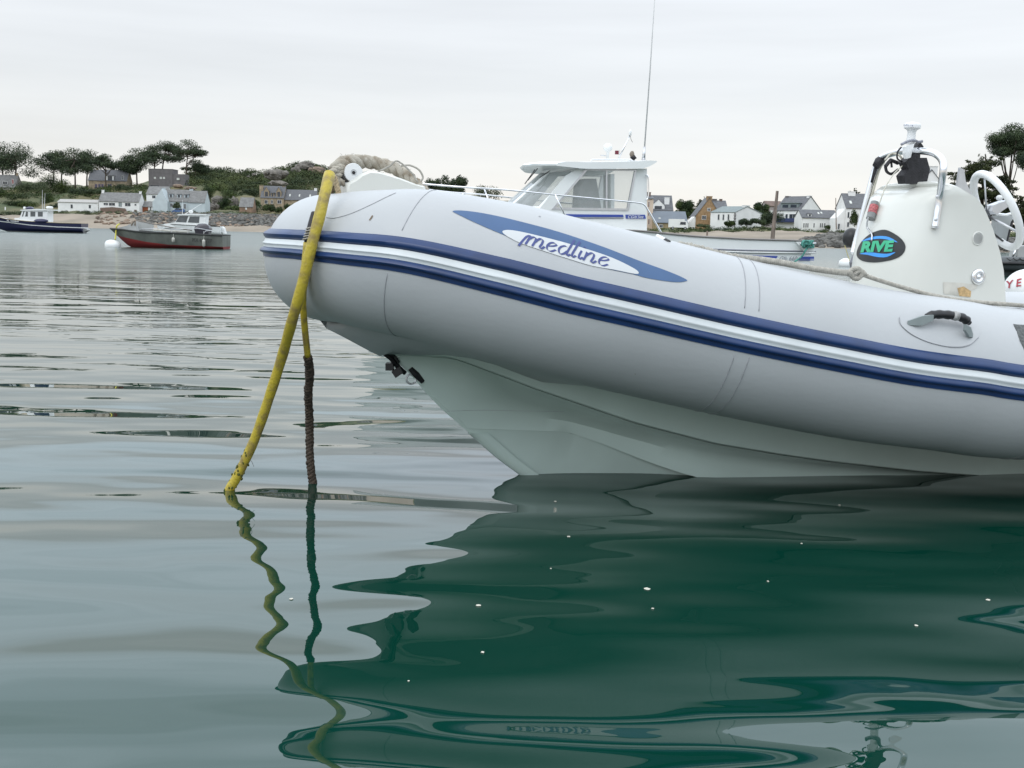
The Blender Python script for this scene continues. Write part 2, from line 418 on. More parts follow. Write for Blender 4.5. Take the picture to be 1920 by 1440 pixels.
for ch in 'medline':
    for st in GL[ch][1]:
        st2 = crom([Vector((x, y, 0)) for x, y in st], 8); L_, R_ = [], []
        for p in st2:
            def mp_(x, y):
                sx = 18.2 * (x + ox) ; hh = 17.0
                X = 985 + (sx + y * 5.5) * math.cos(math.radians(15)); Y = 459 + (sx) * math.sin(math.radians(15)) * 1.03 + y * 1.5 - y * hh
                return onray(X, Y, .0036 + .0003 * k_)
            L_.append(mp_(p.x - .12, p.y + .05)); R_.append(mp_(p.x + .12, p.y - .05))
        k_ = (k_ + 1) % 4
        n_ = len(L_)
        if all(L_) and all(R_): tm.add(L_ + R_, [(i, i + 1, n_ + i + 1, n_ + i) for i in range(n_ - 1)])
    ox += GL[ch][0]
tm.build('lettering', m_text, root)

# ---- rigid hull
def curve_px(lst): return sorted([RB.st(*q) for q in lst])
K = curve_px([(716, 664, 0), (742, 676, 0), (770, 703, 0), (800, 738, 0), (830, 769, 0), (880, 812, 0), (930, 856, 0), (975, 889, 0)])
K += [(.35, 0, -.13), (.8, 0, -.23), (1.5, 0, -.31), (2.6, 0, -.35), (6.0, 0, -.36)]
def ip_(C_, s): xs = [c[0] for c in C_]; return (float(np.interp(s, xs, [c[1] for c in C_])), float(np.interp(s, xs, [c[2] for c in C_])))
R1 = curve_px([(1062, 810, .055), (1130, 830, .10), (1200, 855, .135), (1270, 879, .18), (1340, 898, .225)])
s_r0 = R1[0][0]
R1 = [(s_r0 - .42, .004, ip_(K, s_r0 - .42)[1] + .01)] + R1
R1 += [(R1[-1][0] + .35, .28, -.05), (R1[-1][0] + .9, .36, -.10), (6.0, .42, -.12)]
Cc = curve_px([(735, 668, .012), (790, 668, .035), (850, 671, .08), (920, 697, .16), (1000, 728, .21), (1100, 762, .27), (1190, 793, .315), (1340, 832, .36), (1460, 852, .39), (1560, 866, .41), (1720, 884, .44), (1900, 897, .47)])
Cc += [(Cc[-1][0] + .6, .58, -.03), (Cc[-1][0] + 1.4, .68, -.05), (6.0, .74, -.06)]
def ip(C_, s): xs = [c[0] for c in C_]; return (float(np.interp(s, xs, [c[1] for c in C_])), float(np.interp(s, xs, [c[2] for c in C_])))
def sm(C_, s):   # smoothed interpolation
    return tuple(np.mean([ip(C_, s + d) for d in (-.03, -.015, 0, .015, .03)], axis=0)) if s > C_[0][0] + .04 else ip(C_, s)
tubes = sorted([(c.x, c.y, c.z) for c in cl[:MID + 1]])
sA = K[0][0]; sts = list(np.linspace(sA, 2.6, 90)) + [3.0, 3.5, 4.2, 5.0, 5.9]
lower, strip = [], []
for s in sts:
    kt, kz = ip(K, s); ct, cz = sm(Cc, s) if s > Cc[0][0] else (.0, kz + .005)
    cz = max(cz, kz + .001)
    tt, tz = ip(tubes, s)
    row = [(0, kz)]
    rt, rz = ip(R1, s); g = max(0.0, min(1, (s - s_r0) / .35))
    if s < R1[0][0] + .001:
        q_ = min(.3, max(.02, s - sA)); rt, rz = ct * .08, kz + (cz - kz) * .08
    e_ = 1e-3
    row += [(rt * .5, kz * .5 + rz * .5), (rt - .012 * g - e_, rz - .002), (rt + .012 * g, rz - .012 * g), (rt + .02 * g + e_, rz + .028 * g + e_)]
    a = row[-1]
    fl_ = max(0.0, min(1.0, (s - Cc[0][0]) / .5))
    for q in (.25, .5, .7, .86): row.append((a[0] + (ct - a[0]) * (q + (q ** 2.6 - q) * fl_), a[1] + (cz - a[1]) * (q + (q ** .8 - q) * fl_)))
    row.append((ct, cz - .002))
    lower.append([RB.loc(s, t, z) for t, z in row])
    jt = max(ct + .02, min(tt - .03, ct + .06 + .04 * max(0, min(1, s)))); jz = max(cz + .03, tz - .17)
    strip.append([RB.loc(s, ct - .0, cz), RB.loc(s, ct + .010, cz + .006), RB.loc(s, ct + (jt - ct) * .45, cz + (jz - cz) * .5), RB.loc(s, jt, jz)])
lw_ = MB().loft(lower); htree = BVHTree.FromPolygons([Vector(v) for v in lw_.v], lw_.f)
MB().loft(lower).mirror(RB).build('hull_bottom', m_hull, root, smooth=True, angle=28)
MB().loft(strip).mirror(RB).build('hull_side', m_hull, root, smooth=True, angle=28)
for ln in ([(838, 771), (900, 769), (960, 770), (1020, 771), (1058, 772)],):
    pl = [onray(x, y, .0004, htree) for x, y in c2(ln, 6, False)]; pl = [p for p in pl if p]
    if len(pl) > 2: MB().tube(pl, .0007, 4).build('hull_line', m_seam, root)
m_scuff = mat('brown_scuff', (.20, .15, .10), .8, var=.3, scale=60)
for sc in ([(697, 405), (699, 404), (700, 406), (694, 414), (692, 413)], [(1010, 541), (1016, 542), (1014, 544)], [(1190, 700), (1192, 700), (1191, 702)]):
    d_ = decal(sc, .021 if sc[0][0] == 672 else .0018, 4, m_scuff, 'scuff')
# stem guard strip near the water, its faint edges
sg_ = [RB.pt(x, y, 0) for x, y in ((880, 812), (905, 834), (930, 856), (955, 875), (976, 890), (1000, 905))]
gb = MB(); gb.loft([[p + RB.a * .075 + RB.n * .024 + Vector((0, 0, .0)), p + RB.a * .04 + RB.n * .02, p - RB.a * .003 + RB.n * .010, p - RB.a * .006, p - RB.a * .003 - RB.n * .010, p + RB.a * .04 - RB.n * .02] for p in sg_])
gb.build('stem_guard', m_hull, root, smooth=True)
# fabric cone between the bow of the tube and the stem
Fp = [(585, 604), (612, 616), (640, 630), (668, 645), (694, 659), (713, 668), (722, 664)]
rows = []
iA = MID; iB = ix(905)
for q, (x, y) in enumerate(Fp):
    u = q / (len(Fp) - 1); i = iA + (iB - iA) * u ** 1.2
    top = tpt(i, math.radians(-100 + 30 * u)); cen = RB.pt(x, y, 0.0) if q else RB.pt(x + 8, y - 12, 0)
    mid_ = top.lerp(cen, .55) + Vector((0, 0, -.006))
    rows.append([top, top.lerp(mid_, .5), mid_, cen])
i2 = [iB + (ix(1150) - iB) * u for u in (.35, .7, 1)]
for u_, i in enumerate(i2):
    s = RB.inv(tpt(i, 0))[0]; k = RB.loc(sA + .05 + .18 * (u_ + 1), .06 + .06 * u_, ip(Cc, sA + .05 + .18 * (u_ + 1))[1] + .03)
    top = tpt(i, math.radians(-72)); rows.append([top, top.lerp(k, .33), top.lerp(k, .66), k])
MB().loft(rows).mirror(RB).build('bow_cone', m_tube, root, smooth=True)
# doubled fabric patch with a raised edge on the cone
seam_pts = [onray(x, y, .003) or RB.pt(x, y, .3) for x, y in ((676, 607), (700, 620), (730, 638), (765, 653), (800, 664))]
# tow eye and black strap buckle
tow = MB(); e0 = RB.pt(757, 693, 0); e1 = RB.pt(792, 714, 0)
tow.tube([RB.pt(x, y, 0) for x, y in ((722, 662), (734, 672), (748, 690), (760, 700))], [.014, .012, .012, .010], 6)
tow.tube([RB.pt(x, y, .015) for x, y in ((724, 660), (740, 668), (748, 680))], [.006] * 3, 6)
tow.box(RB.pt(731, 687, 0), (.03, .05, .028)).box(RB.pt(746, 697, .005), (.036, .05, .03), Matrix.Rotation(-.6, 3, 'Y'))
tow.tube([RB.pt(x, y, 0.004) for x, y in ((769, 690), (780, 702), (793, 716))], [.013, .016, .011], 6)
tow.build('strap_buckle', m_black, root)
MB().tube([RB.pt(771 + 9 * math.cos(a), 711 + 9 * math.sin(a), 0.0) for a in np.linspace(0, 2 * PI, 21)[:-1]], .004, 6, closed=True).build('towing_eye', m_alu, root, smooth=True)

# ---- cream bow fairlead moulding with roller
bt = [(641, 366), (642, 345), (655, 338), (668, 328), (684, 321), (700, 322), (722, 328), (745, 335), (771, 345), (790, 350), (800, 380), (700, 420), (640, 400)]
bw = MB()
ringsb = []
for t_, sc_ in ((.085, .9), (.075, .97), (.05, 1.0), (0, 1.0), (-.05, 1.0), (-.075, .97), (-.085, .9)):
    cen = RB.pt(710, 370, 0); ringsb.append([cen + (RB.pt(x, y, 0) - cen) * sc_ + RB.n * t_ for x, y in bt])
bw.loft(ringsb, close=True)
bw.prism(ringsb[0], RB.n * -.002); bw.prism(ringsb[-1], RB.n * .002)
bw.build('bow_moulding', m_console, root, smooth=True, angle=45)
rl = RB.pt(662, 324, .05)
MB().lathe([(.026, -.02), (.034, -.017), (.036, -.006), (.036, .006), (.034, .012), (.012, .014), (.011, .011), (.001, .011)], rl, RB.n, 28).build('bow_roller', m_white, root, smooth=True, angle=35)
MB().lathe([(.0065, 0), (.0065, .004)], rl + RB.n * .012, RB.n, 10).build('roller_pin', m_black, root)
MB().tube(crom([RB.pt(x, y, .05) for x, y in ((638, 322), (645, 334), (655, 341), (666, 341), (674, 334))], 5), .007, 8).build('roller_bracket', mat('dark_worn_steel', (.07, .065, .06), .4, metal=.5, var=.3, scale=60), root, smooth=True)
# fitting patch line on the tube near the bow
pl = [onray(x, y, .001) for x, y in c2([(612, 408), (628, 409), (660, 400), (700, 382), (722, 371), (742, 362)], 6, False)]
pl = [p for p in pl if p]
MB().tube(pl, .0010, 5).build('patch_seam', m_seam, root, smooth=True)

# ---- deck between the tubes (seen only from elsewhere)
dk = [(float(s), max(.05, ip(tubes, s)[0] - .12)) for s in np.linspace(-.35, 5.6, 24)]
MB().loft([[RB.loc(s, -w, ip(tubes, s)[1] - .06), RB.loc(s, -w * .5, ip(tubes, s)[1] - .1), RB.loc(s, w * .5, ip(tubes, s)[1] - .1), RB.loc(s, w, ip(tubes, s)[1] - .06)] for s, w in dk]).build('deck', m_console, root)

# ---- console
rowsC = [(700, 1582, 1900, .0), (640, 1584, 1893, 0), (572, 1590, 1886, 0), (540, 1593, 1885, 0), (505, 1597, 1882, 0), (470, 1602, 1875, 0), (430, 1612, 1863, 0), (400, 1621, 1851, 0), (385, 1626, 1844, 0), (368, 1631, 1830, 0), (355, 1638, 1808, 0), (347, 1645, 1794, .01), (342, 1652, 1779, .05), (339, 1664, 1762, .09), (337.5, 1680, 1752, .13)]
WC = .27; ringsC = []
for y, xf, xa, ins in rowsC:
    sf = RB.st(xf + 24, y, 0)[0]; sa_, _, za = RB.st(xa, y, WC - ins); zf = RB.st(xf + 24, y, 0)[2]; z = .5 * (za + RB.st(.5 * (xf + xa), y, WC)[2]) 
    w = WC - ins; L_ = .2; pl = []
    sf = sa_ - .6
    for it in range(9):
        L_ = max(.015, min(.26, (sa_ - sf) * .7)); pl = []
        for a in np.linspace(-90, 90, 17):
            ar = math.radians(a); pl.append(RB.loc(sf + L_ * (1 - abs(math.cos(ar)) ** .85), w * math.copysign(abs(math.sin(ar)) ** .9, math.sin(ar)), z))
        dx = xf - min(proj(q)[0] for q in pl)
        if it < 8: sf = min(sf + dx * 4.9 / 2000, sa_ - .03)
    for s_ in np.linspace(sf + L_, sa_, 6)[1:]: pl.append(RB.loc(s_, w, z + (za - z) * 0))
    for s_ in np.linspace(sa_, sf + L_, 6)[:-1]: pl.append(RB.loc(s_, -w, z))
    ringsC.append(pl)
cb = MB().loft(ringsC, close=True, cap=True)
console = cb.build('console', m_console, root, smooth=True, angle=35)
ctree = BVHTree.FromPolygons([Vector(v) for v in cb.v], cb.f)
def cray(px, py, off=.003): return onray(px, py, off, ctree) or (RB.pt(px, py, WC + off))
def cdecal(poly, off, material, name, step=14): return decal(poly, off, step, material, name, console, ctree)

m_dark = mat('dark_badge', (.02, .022, .024), .35, var=.1, scale=30)
logo = c2([(1607, 478), (1611, 462), (1622, 447), (1638, 436), (1660, 431), (1680, 440), (1692, 450), (1698, 462), (1694, 475), (1680, 485), (1655, 491), (1632, 492), (1615, 488)], 5)
cdecal(logo, .003, m_dark, 'console_badge')
m_green = mat('badge_green', (.04, .42, .22), .4, var=.03, scale=20); m_lblue = mat('badge_blue', (.05, .30, .75), .4, var=.03, scale=20)
for pts in ([(1616, 453), (1632, 446), (1650, 443), (1668, 445), (1684, 455), (1666, 450), (1650, 448), (1634, 450)], [(1613, 476), (1630, 473), (1648, 475), (1664, 476), (1680, 473), (1664, 482), (1646, 482), (1628, 478)]):
    cdecal(c2(pts, 3), .0045, m_lblue, 'badge_swoosh')
def text_mb(txt, corner, shear=0.0, off=None, bold=0.0):
    """corner(u,v)->3D point ; u,v in 0..1"""
    c = bpy.data.curves.new('tmp', 'FONT'); c.body = txt; c.shear = shear; c.offset = bold; c.resolution_u = 3
    o = bpy.data.objects.new('tmp', c); COL.objects.link(o); dg = bpy.context.evaluated_depsgraph_get()
    me = o.evaluated_get(dg).to_mesh(); vs = [v.co.copy() for v in me.vertices]; fs = [tuple(p.vertices) for p in me.polygons]
    o.evaluated_get(dg).to_mesh_clear(); bpy.data.objects.remove(o); bpy.data.curves.remove(c)
    x0 = min(v.x for v in vs); x1 = max(v.x for v in vs); y0 = min(v.y for v in vs); y1 = max(v.y for v in vs)
    b_ = MB(); b_.add([corner((v.x - x0) / (x1 - x0), (v.y - y0) / (y1 - y0)) for v in vs], fs); return b_
def quad_px(q, fn):   # q: TL, TR, BR, BL pixels
    def c(u, v):
        tx = q[0][0] + (q[1][0] - q[0][0]) * u; ty = q[0][1] + (q[1][1] - q[0][1]) * u
        bx = q[3][0] + (q[2][0] - q[3][0]) * u; by = q[3][1] + (q[2][1] - q[3][1]) * u
        return fn(bx + (tx - bx) * v, by + (ty - by) * v)
    return c
text_mb('RIVE', quad_px([(1618, 453), (1678, 451), (1676, 472), (1615, 474)], lambda x, y: cray(x, y, .0062)), shear=.1, bold=.055).build('badge_lettering', m_green, console)
# hoop
hoop = [cray(1751, 429, .016), cray(1755, 405, .016), cray(1761, 370, .018), RB.pt(1768, 325, WC + .01), RB.pt(1768, 305, WC), RB.pt(1758, 291, WC - .03), RB.pt(1738, 284, WC - .09), RB.pt(1700, 283, .02), RB.pt(1672, 288, -.14), RB.pt(1652, 297, -.22), RB.pt(1642, 315, -.25), RB.pt(1632, 350, -.26), RB.pt(1619, 400, -.27), RB.pt(1606, 450, -.28), RB.pt(1599, 478, -.28)]
MB().tube(crom(hoop, 6), .0155, 14).build('console_hoop', m_chrome, root, smooth=True)
for x, y in ((1755, 369), (1752, 412)): MB().lathe([(.008, 0), (.008, .004), (.004, .005)], RB.pt(x + 2, y, WC + .036), RB.n, 12).build('hoop_bolt', m_alu, root, smooth=True)
m_cable = mat('beige_cable', (.50, .48, .40), .5, var=.1, scale=30)
m_tape = mat('black_tape', (.02, .018, .022), .6, var=.3, scale=40, bump=.002)
MB().tube(crom([RB.pt(x, y, t) for x, y, t in ((1660, 300, .0), (1672, 288, -.04), (1690, 296, .0), (1700, 335, 0), (1702, 345, 0))], 6), .005, 8).build('cable', m_cable, root, smooth=True)
MB().tube(crom([RB.pt(x, y, t) for x, y, t in ((1692, 311, .05), (1676, 326, .15), (1661, 350, .26), (1650, 378, .30), (1648, 384, .30))], 6), .0028, 6).build('cable', m_cable, root, smooth=True)
MB().tube(crom([RB.pt(x, y, -.24) for x, y in ((1658, 303), (1648, 320), (1636, 362), (1625, 400), (1612, 440), (1602, 480), (1600, 520))], 6), .006, 8).build('cable', m_cable, root, smooth=True)
MB().tube(crom([RB.pt(x, y, -.05) for x, y in ((1700, 318), (1712, 330), (1722, 345))], 6), .004, 6).build('cable', m_cable, root, smooth=True)
MB().tube([RB.pt(x, y, -.22) for x, y in ((1642, 312), (1648, 303), (1656, 296))], [.018, .023, .019], 10).build('tape_wrap', m_tape, root, smooth=True)
MB().tube([RB.pt(x, y, -.24) for x, y in ((1634, 342), (1640, 322), (1645, 308))], [.006, .009, .013], 8).build('tape_wrap', m_tape, root, smooth=True)
# mounting cluster under the aerial
cl_ = MB()
cl_.prism([RB.pt(x, y, .02) for x, y in ((1693, 296), (1712, 268), (1718, 276), (1712, 288), (1710, 320), (1716, 345), (1684, 345), (1680, 330), (1690, 318), (1684, 305))], RB.n * .05)
cl_.prism([RB.pt(x, y, -.03) for x, y in ((1708, 297), (1724, 297), (1730, 318), (1724, 345), (1704, 345))], RB.n * .05)
cl_.tube(crom([RB.pt(x, y, .04) for x, y in ((1690, 276), (1683, 285), (1683, 298), (1694, 304))], 5), .004, 6)
cl_.tube(crom([RB.pt(x, y, .0) for x, y in ((1660, 312), (1663, 322), (1672, 326), (1684, 318))], 5), .007, 6)
cl_.tube([RB.pt(x, y, .0) for x, y in ((1660, 312), (1670, 300), (1684, 306))], .009, 6)
cl_.tube([RB.pt(x, y, .0) for x, y in ((1671, 302), (1672, 314))], .005, 6)
cl_.build('aerial_clamp', m_tape, root, smooth=True, angle=30)
MB().prism([RB.pt(x, y, .07) for x, y in ((1692, 276), (1709, 270), (1702, 296), (1695, 298), (1692, 288))], RB.n * .02).build('aerial_bracket', m_white, root)
MB().tube(crom([RB.pt(x, y, .08) for x, y in ((1690, 271), (1700, 266), (1713, 263), (1722, 266), (1729, 265))], 5), [.006] * 20 + [.007], 8).build('strap', mat('grey_strap', (.30, .31, .36), .6, var=.2, scale=60), root, smooth=True)
# small grey screen behind the console lip
MB().prism([RB.pt(x, y, -.1) for x, y in ((1725, 348), (1731, 313), (1736, 315), (1738, 345))], RB.n * -.03).build('screen_bracket', m_alu, root)
# mushroom aerial
ba = RB.pt(1707, 270, .05); up = Vector((.04, 0, 1)).normalized()
ant = MB().lathe([(.021, 0), (.019, .03), (.018, .052), (.022, .062), (.036, .07), (.037, .080), (.036, .086), (.030, .093), (.012, .097), (.001, .0975)], ba, up, 28)
aer = ant.build('mushroom_aerial', m_white, root, smooth=True, angle=40)
text_mb('GPS-19', quad_px([(1694, 233), (1712, 234), (1712, 238), (1694, 236)], lambda x, y: RB.pt(x, y, .05 + .040))).build('aerial_lettering', m_text, aer)
# kill cord float
kf = MB(); a0 = cray(1647, 384, .022); a1 = cray(1639, 414, .022)
kf.lathe([(.008, 0), (.019, .002), (.020, (a1 - a0).length - .002), (.008, (a1 - a0).length)], a0, a1 - a0, 16)
fl = kf.build('cord_float', mat('grey_rubber_float', (.22, .23, .23), .5, var=.1, scale=30), root, smooth=True, angle=40)
MB().lathe([(.0207, .22 * (a1 - a0).length), (.0207, .68 * (a1 - a0).length)], a0, a1 - a0, 16, cap=False).build('float_label', mat('red_label', (.55, .14, .15), .5, var=.3, scale=120), fl, smooth=True)
MB().tube(crom([cray(x, y, o) for x, y, o in ((1640, 412, .035), (1636, 420, .03), (1631, 428, .015), (1637, 440, .008), (1637, 452, .008))], 5), .0042, 6).build('cord', m_alu, root, smooth=True)
# round louvre
lc = cray(1833, 447, 0); ln = RB.n
lv = MB().lathe([(.031, 0), (.031, .003), (.0275, .0045), (.026, .002), (.0, .002)], lc, ln, 32).build('vent', m_console, root, smooth=True, angle=30)
for k in range(9):
    z_ = -.020 + k * .005; w_ = math.sqrt(max(0, .0245 ** 2 - z_ ** 2)); 
    b_ = MB(); c_ = lc + Vector((0, 0, z_)) + ln * .0035
    b_.box(c_, (w_ * 2, .003, .0011), Matrix.Rotation(math.radians(16), 3, 'Z')); b_.build('louvre', m_seam, lv)
# chrome cap
cc = cray(1833, 519, 0)
cp = MB().lathe([(.037, 0), (.037, .004), (.035, .009), (.026, .013), (.016, .012), (.014, .008), (.010, .009), (.006, .014), (.001, .015)], cc, ln, 36).build('fuel_cap', m_chrome, root, smooth=True)
# worn sticker
cdecal([(1768, 529), (1800, 530), (1832, 534), (1831, 541), (1820, 545), (1818, 558), (1769, 551)], .002, mat('faded_sticker', (.60, .58, .52), .6, var=.06, scale=30), 'worn_sticker', 10)
cdecal([(1794, 540), (1806, 537), (1820, 546), (1819, 557), (1798, 555)], .003, mat('torn_sticker', (.62, .42, .20), .6, var=.2, scale=80), 'worn_sticker', 8)
# steering wheel
cw = RB.pt(1868, 395, -.06); 
wn_ = (RB.a * .83 + RB.n * .30 + Vector((0, 0, .46))).normalized()
e1_ = wn_.cross(Vector((0, 0, 1))).normalized(); e2_ = e1_.cross(wn_)
Rw = .195
sw = MB().tube([cw + (e1_ * math.cos(a) + e2_ * math.sin(a)) * Rw for a in np.linspace(0, 2 * PI, 49)[:-1]], .0185, 14, closed=True).build('steering_wheel', m_white, root, smooth=True)
hub = cw - wn_ * .06
MB().lathe([(.036, -.06), (.037, 0), (.025, .018), (.001, .022)], hub, wn_, 20).build('wheel_hub', mat('dark_hub', (.03, .035, .04), .25, var=.1), sw, smooth=True, angle=40)
for a in (80, 320):
    ar = math.radians(a); MB().tube([hub + wn_ * .01, cw + (e1_ * math.cos(ar) + e2_ * math.sin(ar)) * (Rw - .01)], [.007, .006] if a != 80 else [.004, .004], 8).build('wheel_spoke', m_alu, sw, smooth=True)
MB().prism([RB.pt(x, y, .05) for x, y in ((1794, 356), (1800, 314), (1808, 318), (1811, 340), (1826, 372), (1810, 362))], RB.n * -.012).build('windscreen_bracket', m_alu, root)
# hardware on tube: paddle end, valve
def top_at(px, py, d=0): return RB.pt(px, py, RB.inv(tpt(ix(px), PI / 2))[1] + d)
pe = MB().tube([top_at(1232, 443, .0), top_at(1247, 451, .03)], .0085, 12).build('oar_end', m_white, root, smooth=True, angle=40)
MB().tube([top_at(1247, 451, .03), top_at(1254, 455, .045)], .0095, 12).build('oar_cap', m_black, root, smooth=True, angle=40)
MB().lathe([(.004, 0), (.004, .0015)], onray(1012, 406, .0), (onray(1012, 406, 1) - onray(1012, 406, 0)), 10).build('valve_dot', m_seam, root)
# bow locker stains on strake
# ------------------------------------------------------------------ ropes
def resample(pts, step):
    pts = crom(pts, 10); d = [0]
    for a, b in zip(pts, pts[1:]): d.append(d[-1] + (b - a).length)
    n = max(3, int(d[-1] / step)); xs = np.linspace(0, d[-1], n); A = np.array([tuple(p) for p in pts])
    return [Vector((np.interp(x, d, A[:, 0]), np.interp(x, d, A[:, 1]), np.interp(x, d, A[:, 2]))) for x in xs], d[-1]
def twisted(pts, R, pitch, strands=3, n=6, step=None, rad=None, jitter=0):
    step = step or pitch / 9; c, Lr = resample(pts, step); N = len(c); b_ = MB(); RR = random.Random(5)
    T = [(c[min(i + 1, N - 1)] - c[max(i - 1, 0)]).normalized() for i in range(N)]
    nx = T[0].orthogonal().normalized(); fr_ = []
    for i in range(N):
        nx = (nx - T[i] * nx.dot(T[i])).normalized(); fr_.append((nx.copy(), T[i].cross(nx)))
    for k in range(strands):
        st = []; rr = []
        for i in range(N):
            a = 2 * PI * (k / strands + i * Lr / (N - 1) / pitch); g = rad(i / (N - 1)) if rad else 1
            w = 1 + RR.uniform(-jitter, jitter)
            st.append(c[i] + (fr_[i][0] * math.cos(a) + fr_[i][1] * math.sin(a)) * R * .52 * g * w); rr.append(R * .56 * g * w)
        b_.tube(st, rr, n)
    return b_
m_rope = mat('weathered_rope', (.44, .42, .37), .9, var=.16, scale=70, bump=.002, bscale=250)
m_rope_dark = mat('weedy_dark_rope', (.085, .060, .042), .8, var=.3, scale=60, bump=.003, bscale=200)
m_rope_big = mat('dirty_rope', (.42, .39, .33), .9, var=.30, scale=20, bump=.002, bscale=260, col2=(.22, .18, .13), lo=.34, hi=.55, detail=8)
m_hose = mat('yellow_hose', (.46, .36, .035), .42, var=.1, scale=26, col2=(.27, .20, .06), lo=.36, hi=.56, bump=.0025, detail=9)
def depth(px, py): 
    q = onray(px, py, 0); return q.y if q else None
dsurf = min(d for d in [depth(600, 400), depth(585, 450), depth(575, 500), depth(570, 560)] if d)
e1 = PZ(430, 918); 
hosep = [P(618, 326, e1.y * 0 + dsurf + .03), P(610, 360, dsurf - .02), P(598, 410, dsurf - .05), P(582, 470, dsurf - .06), P(565, 540, dsurf - .05), P(548, 600, dsurf - .01), P(530, 665, .5 * dsurf + .5 * e1.y - .01), P(508, 735, .3 * dsurf + .7 * e1.y), P(478, 822, .1 * dsurf + .9 * e1.y), P(445, 893, e1.y), e1, e1 + Vector((-.07, 0, -.15))]
hb = MB(); hc, hl = resample(hosep, .02); hb.tube(hc, [.0200 - .0015 * i / len(hc) + .0006 * math.sin(i * .9) for i in range(len(hc))], 14)
hose = hb.build('mooring_line', m_hose, None, smooth=True, origin=hosep[0])
tag(hose, 'thick yellow plastic sheathed mooring line hanging from the bow roller into the water', 'mooring line')
# fraying threads
fz = MB(); RR = random.Random(3)
for i in range(60, len(hc) - 10, 4):
    if RR.random() < .55:
        p = hc[i] + Vector((.018, -.004, 0)); fz.tube([p, p + Vector((.006, 0, -.006)), p + Vector((.009 + RR.uniform(0, .01), 0, -.016 - RR.uniform(0, .03)))], .0009, 3)
o_ = fz.build('loose_thread', m_rope_dark, hose); o_['kind'] = 'stuff'
wd = MB(); k0 = [i for i, p in enumerate(hc) if p.z < .16][0]
for i in range(k0, len(hc)):
    for _ in range(5):
        a = RR.uniform(0, 6.28); wd.blob(hc[i] + Vector((math.cos(a) * .018, math.sin(a) * .018, RR.uniform(-.01, .01))), (.0045, .0035, .006), RR.randint(0, 999), .3, 5, 4)
o_ = wd.build('weed_growth', mat('green_weed', (.10, .11, .012), .8, var=.3, scale=70), hose); o_['kind'] = 'stuff'

e2 = PZ(587, 906)
l2 = [P(590, 400, dsurf + .03), P(583, 425, dsurf - .0), P(577, 455, dsurf - .015), P(571, 510, dsurf - .01), P(568, 560, dsurf + .03), P(571, 610, dsurf + .08), P(577, 668, .6 * dsurf + .4 * e2.y)]
line2 = empty('mooring_line', e2)
tag(line2, 'thinner mooring line half yellow sheath half dark weedy rope beside the thick yellow one', 'mooring line')
c2_, L2 = resample(l2[2:], .015); MB().tube(c2_, [.0155 - .003 * min(1, i / 14) for i in range(len(c2_))], 12).build('yellow_sheath', m_hose, line2, smooth=True)
twisted([l2[-1], P(580.5, 700, .4 * dsurf + .6 * e2.y), P(578, 740, .2 * dsurf + .8 * e2.y), P(580.5, 790, e2.y), P(581, 850, e2.y), P(583.5, 885, e2.y), e2, e2 + Vector((.02, 0, -.15))], .0165, .045, 3, 7, jitter=.12).build('twisted_rope', m_rope_dark, line2, smooth=True)
MB().tube(crom(l2[:3], 6), .013, 10).build('whipping', m_tape, line2, smooth=True)
for k in range(5):
    p = P(577 + k * 1.6, 447 - k * 5, dsurf - .01); MB().tube([p + Vector((.017 * math.cos(a), .017 * math.sin(a), .004 * math.cos(a))) for a in np.linspace(0, 2 * PI, 13)[:-1]], .0028, 6, closed=True).build('whipping_turn', m_rope, line2, smooth=True)

# frayed chafing rope behind the hose, and the big braid on the bow
bend = [RB.pt(x, y, t) for x, y, t in ((585, 425, -.02), (600, 400, -.01), (612, 370, 0), (622, 345, .03), (628, 322, .03), (640, 308, .02), (665, 303, -.03), (700, 305, -.06), (735, 314, -.04), (760, 328, -.02), (785, 350, .02), (805, 372, .03))]
braid = empty('bow_rope', bend[6]); tag(braid, 'heavy dirty laid rope over the bow moulding behind the white roller', 'rope')
twisted(bend[4:], .027, .115, 3, 9, rad=lambda u: 1.05 - .2 * u, jitter=.0).build('laid_rope', m_rope_big, braid, smooth=True)
twisted(bend[:5], .017, .05, 3, 6, jitter=.2).build('rope_tail', mat('brown_rope', (.24, .18, .11), .9, var=.3, scale=50, bump=.003, bscale=200), braid, smooth=True)
twisted([RB.pt(x, y, .045) for x, y in ((620, 326), (632, 316), (643, 314), (638, 327), (628, 334), (636, 340), (646, 343))], .014, .05, 3, 7, jitter=.15).build('rope_loop', m_rope_big, braid, smooth=True)
MB().tube(crom([RB.pt(x, y, .06) for x, y in ((708, 322), (730, 312), (745, 302), (770, 322), (784, 342))], 6), .0035, 6).build('thin_cord', m_rope, braid, smooth=True)
MB().tube(crom([RB.pt(x, y, .03) for x, y in ((752, 311), (768, 310), (785, 318), (793, 333), (785, 343))], 6), .004, 6).build('thin_cord', m_rope, braid, smooth=True)
twisted([RB.pt(x, y, .09) for x, y in ((626, 330), (632, 350), (636, 372), (637, 384))], .010, .03, 3, 6, jitter=.1, rad=lambda u: 1 + .2 * u).build('frayed_end', mat('tan_rope', (.48, .38, .24), .9, var=.2, scale=90), braid, smooth=True)
fr = MB()
for k in range(70):
    u = RR.random(); i = int(u * (len(bend) - 5)) + 3; p = bend[i].lerp(bend[min(i + 1, len(bend) - 1)], RR.random()); a = RR.uniform(0, 6.28)
    q = p + (RB.n * math.cos(a) + Vector((0, 0, 1)) * math.sin(a)) * .034
    fr.tube([q, q + Vector((RR.uniform(-.012, .012), RR.uniform(-.01, .01), RR.uniform(-.006, .010)))], .0007, 3, cap=False)
o_ = fr.build('rope_fuzz', m_rope, braid); o_['kind'] = 'stuff'

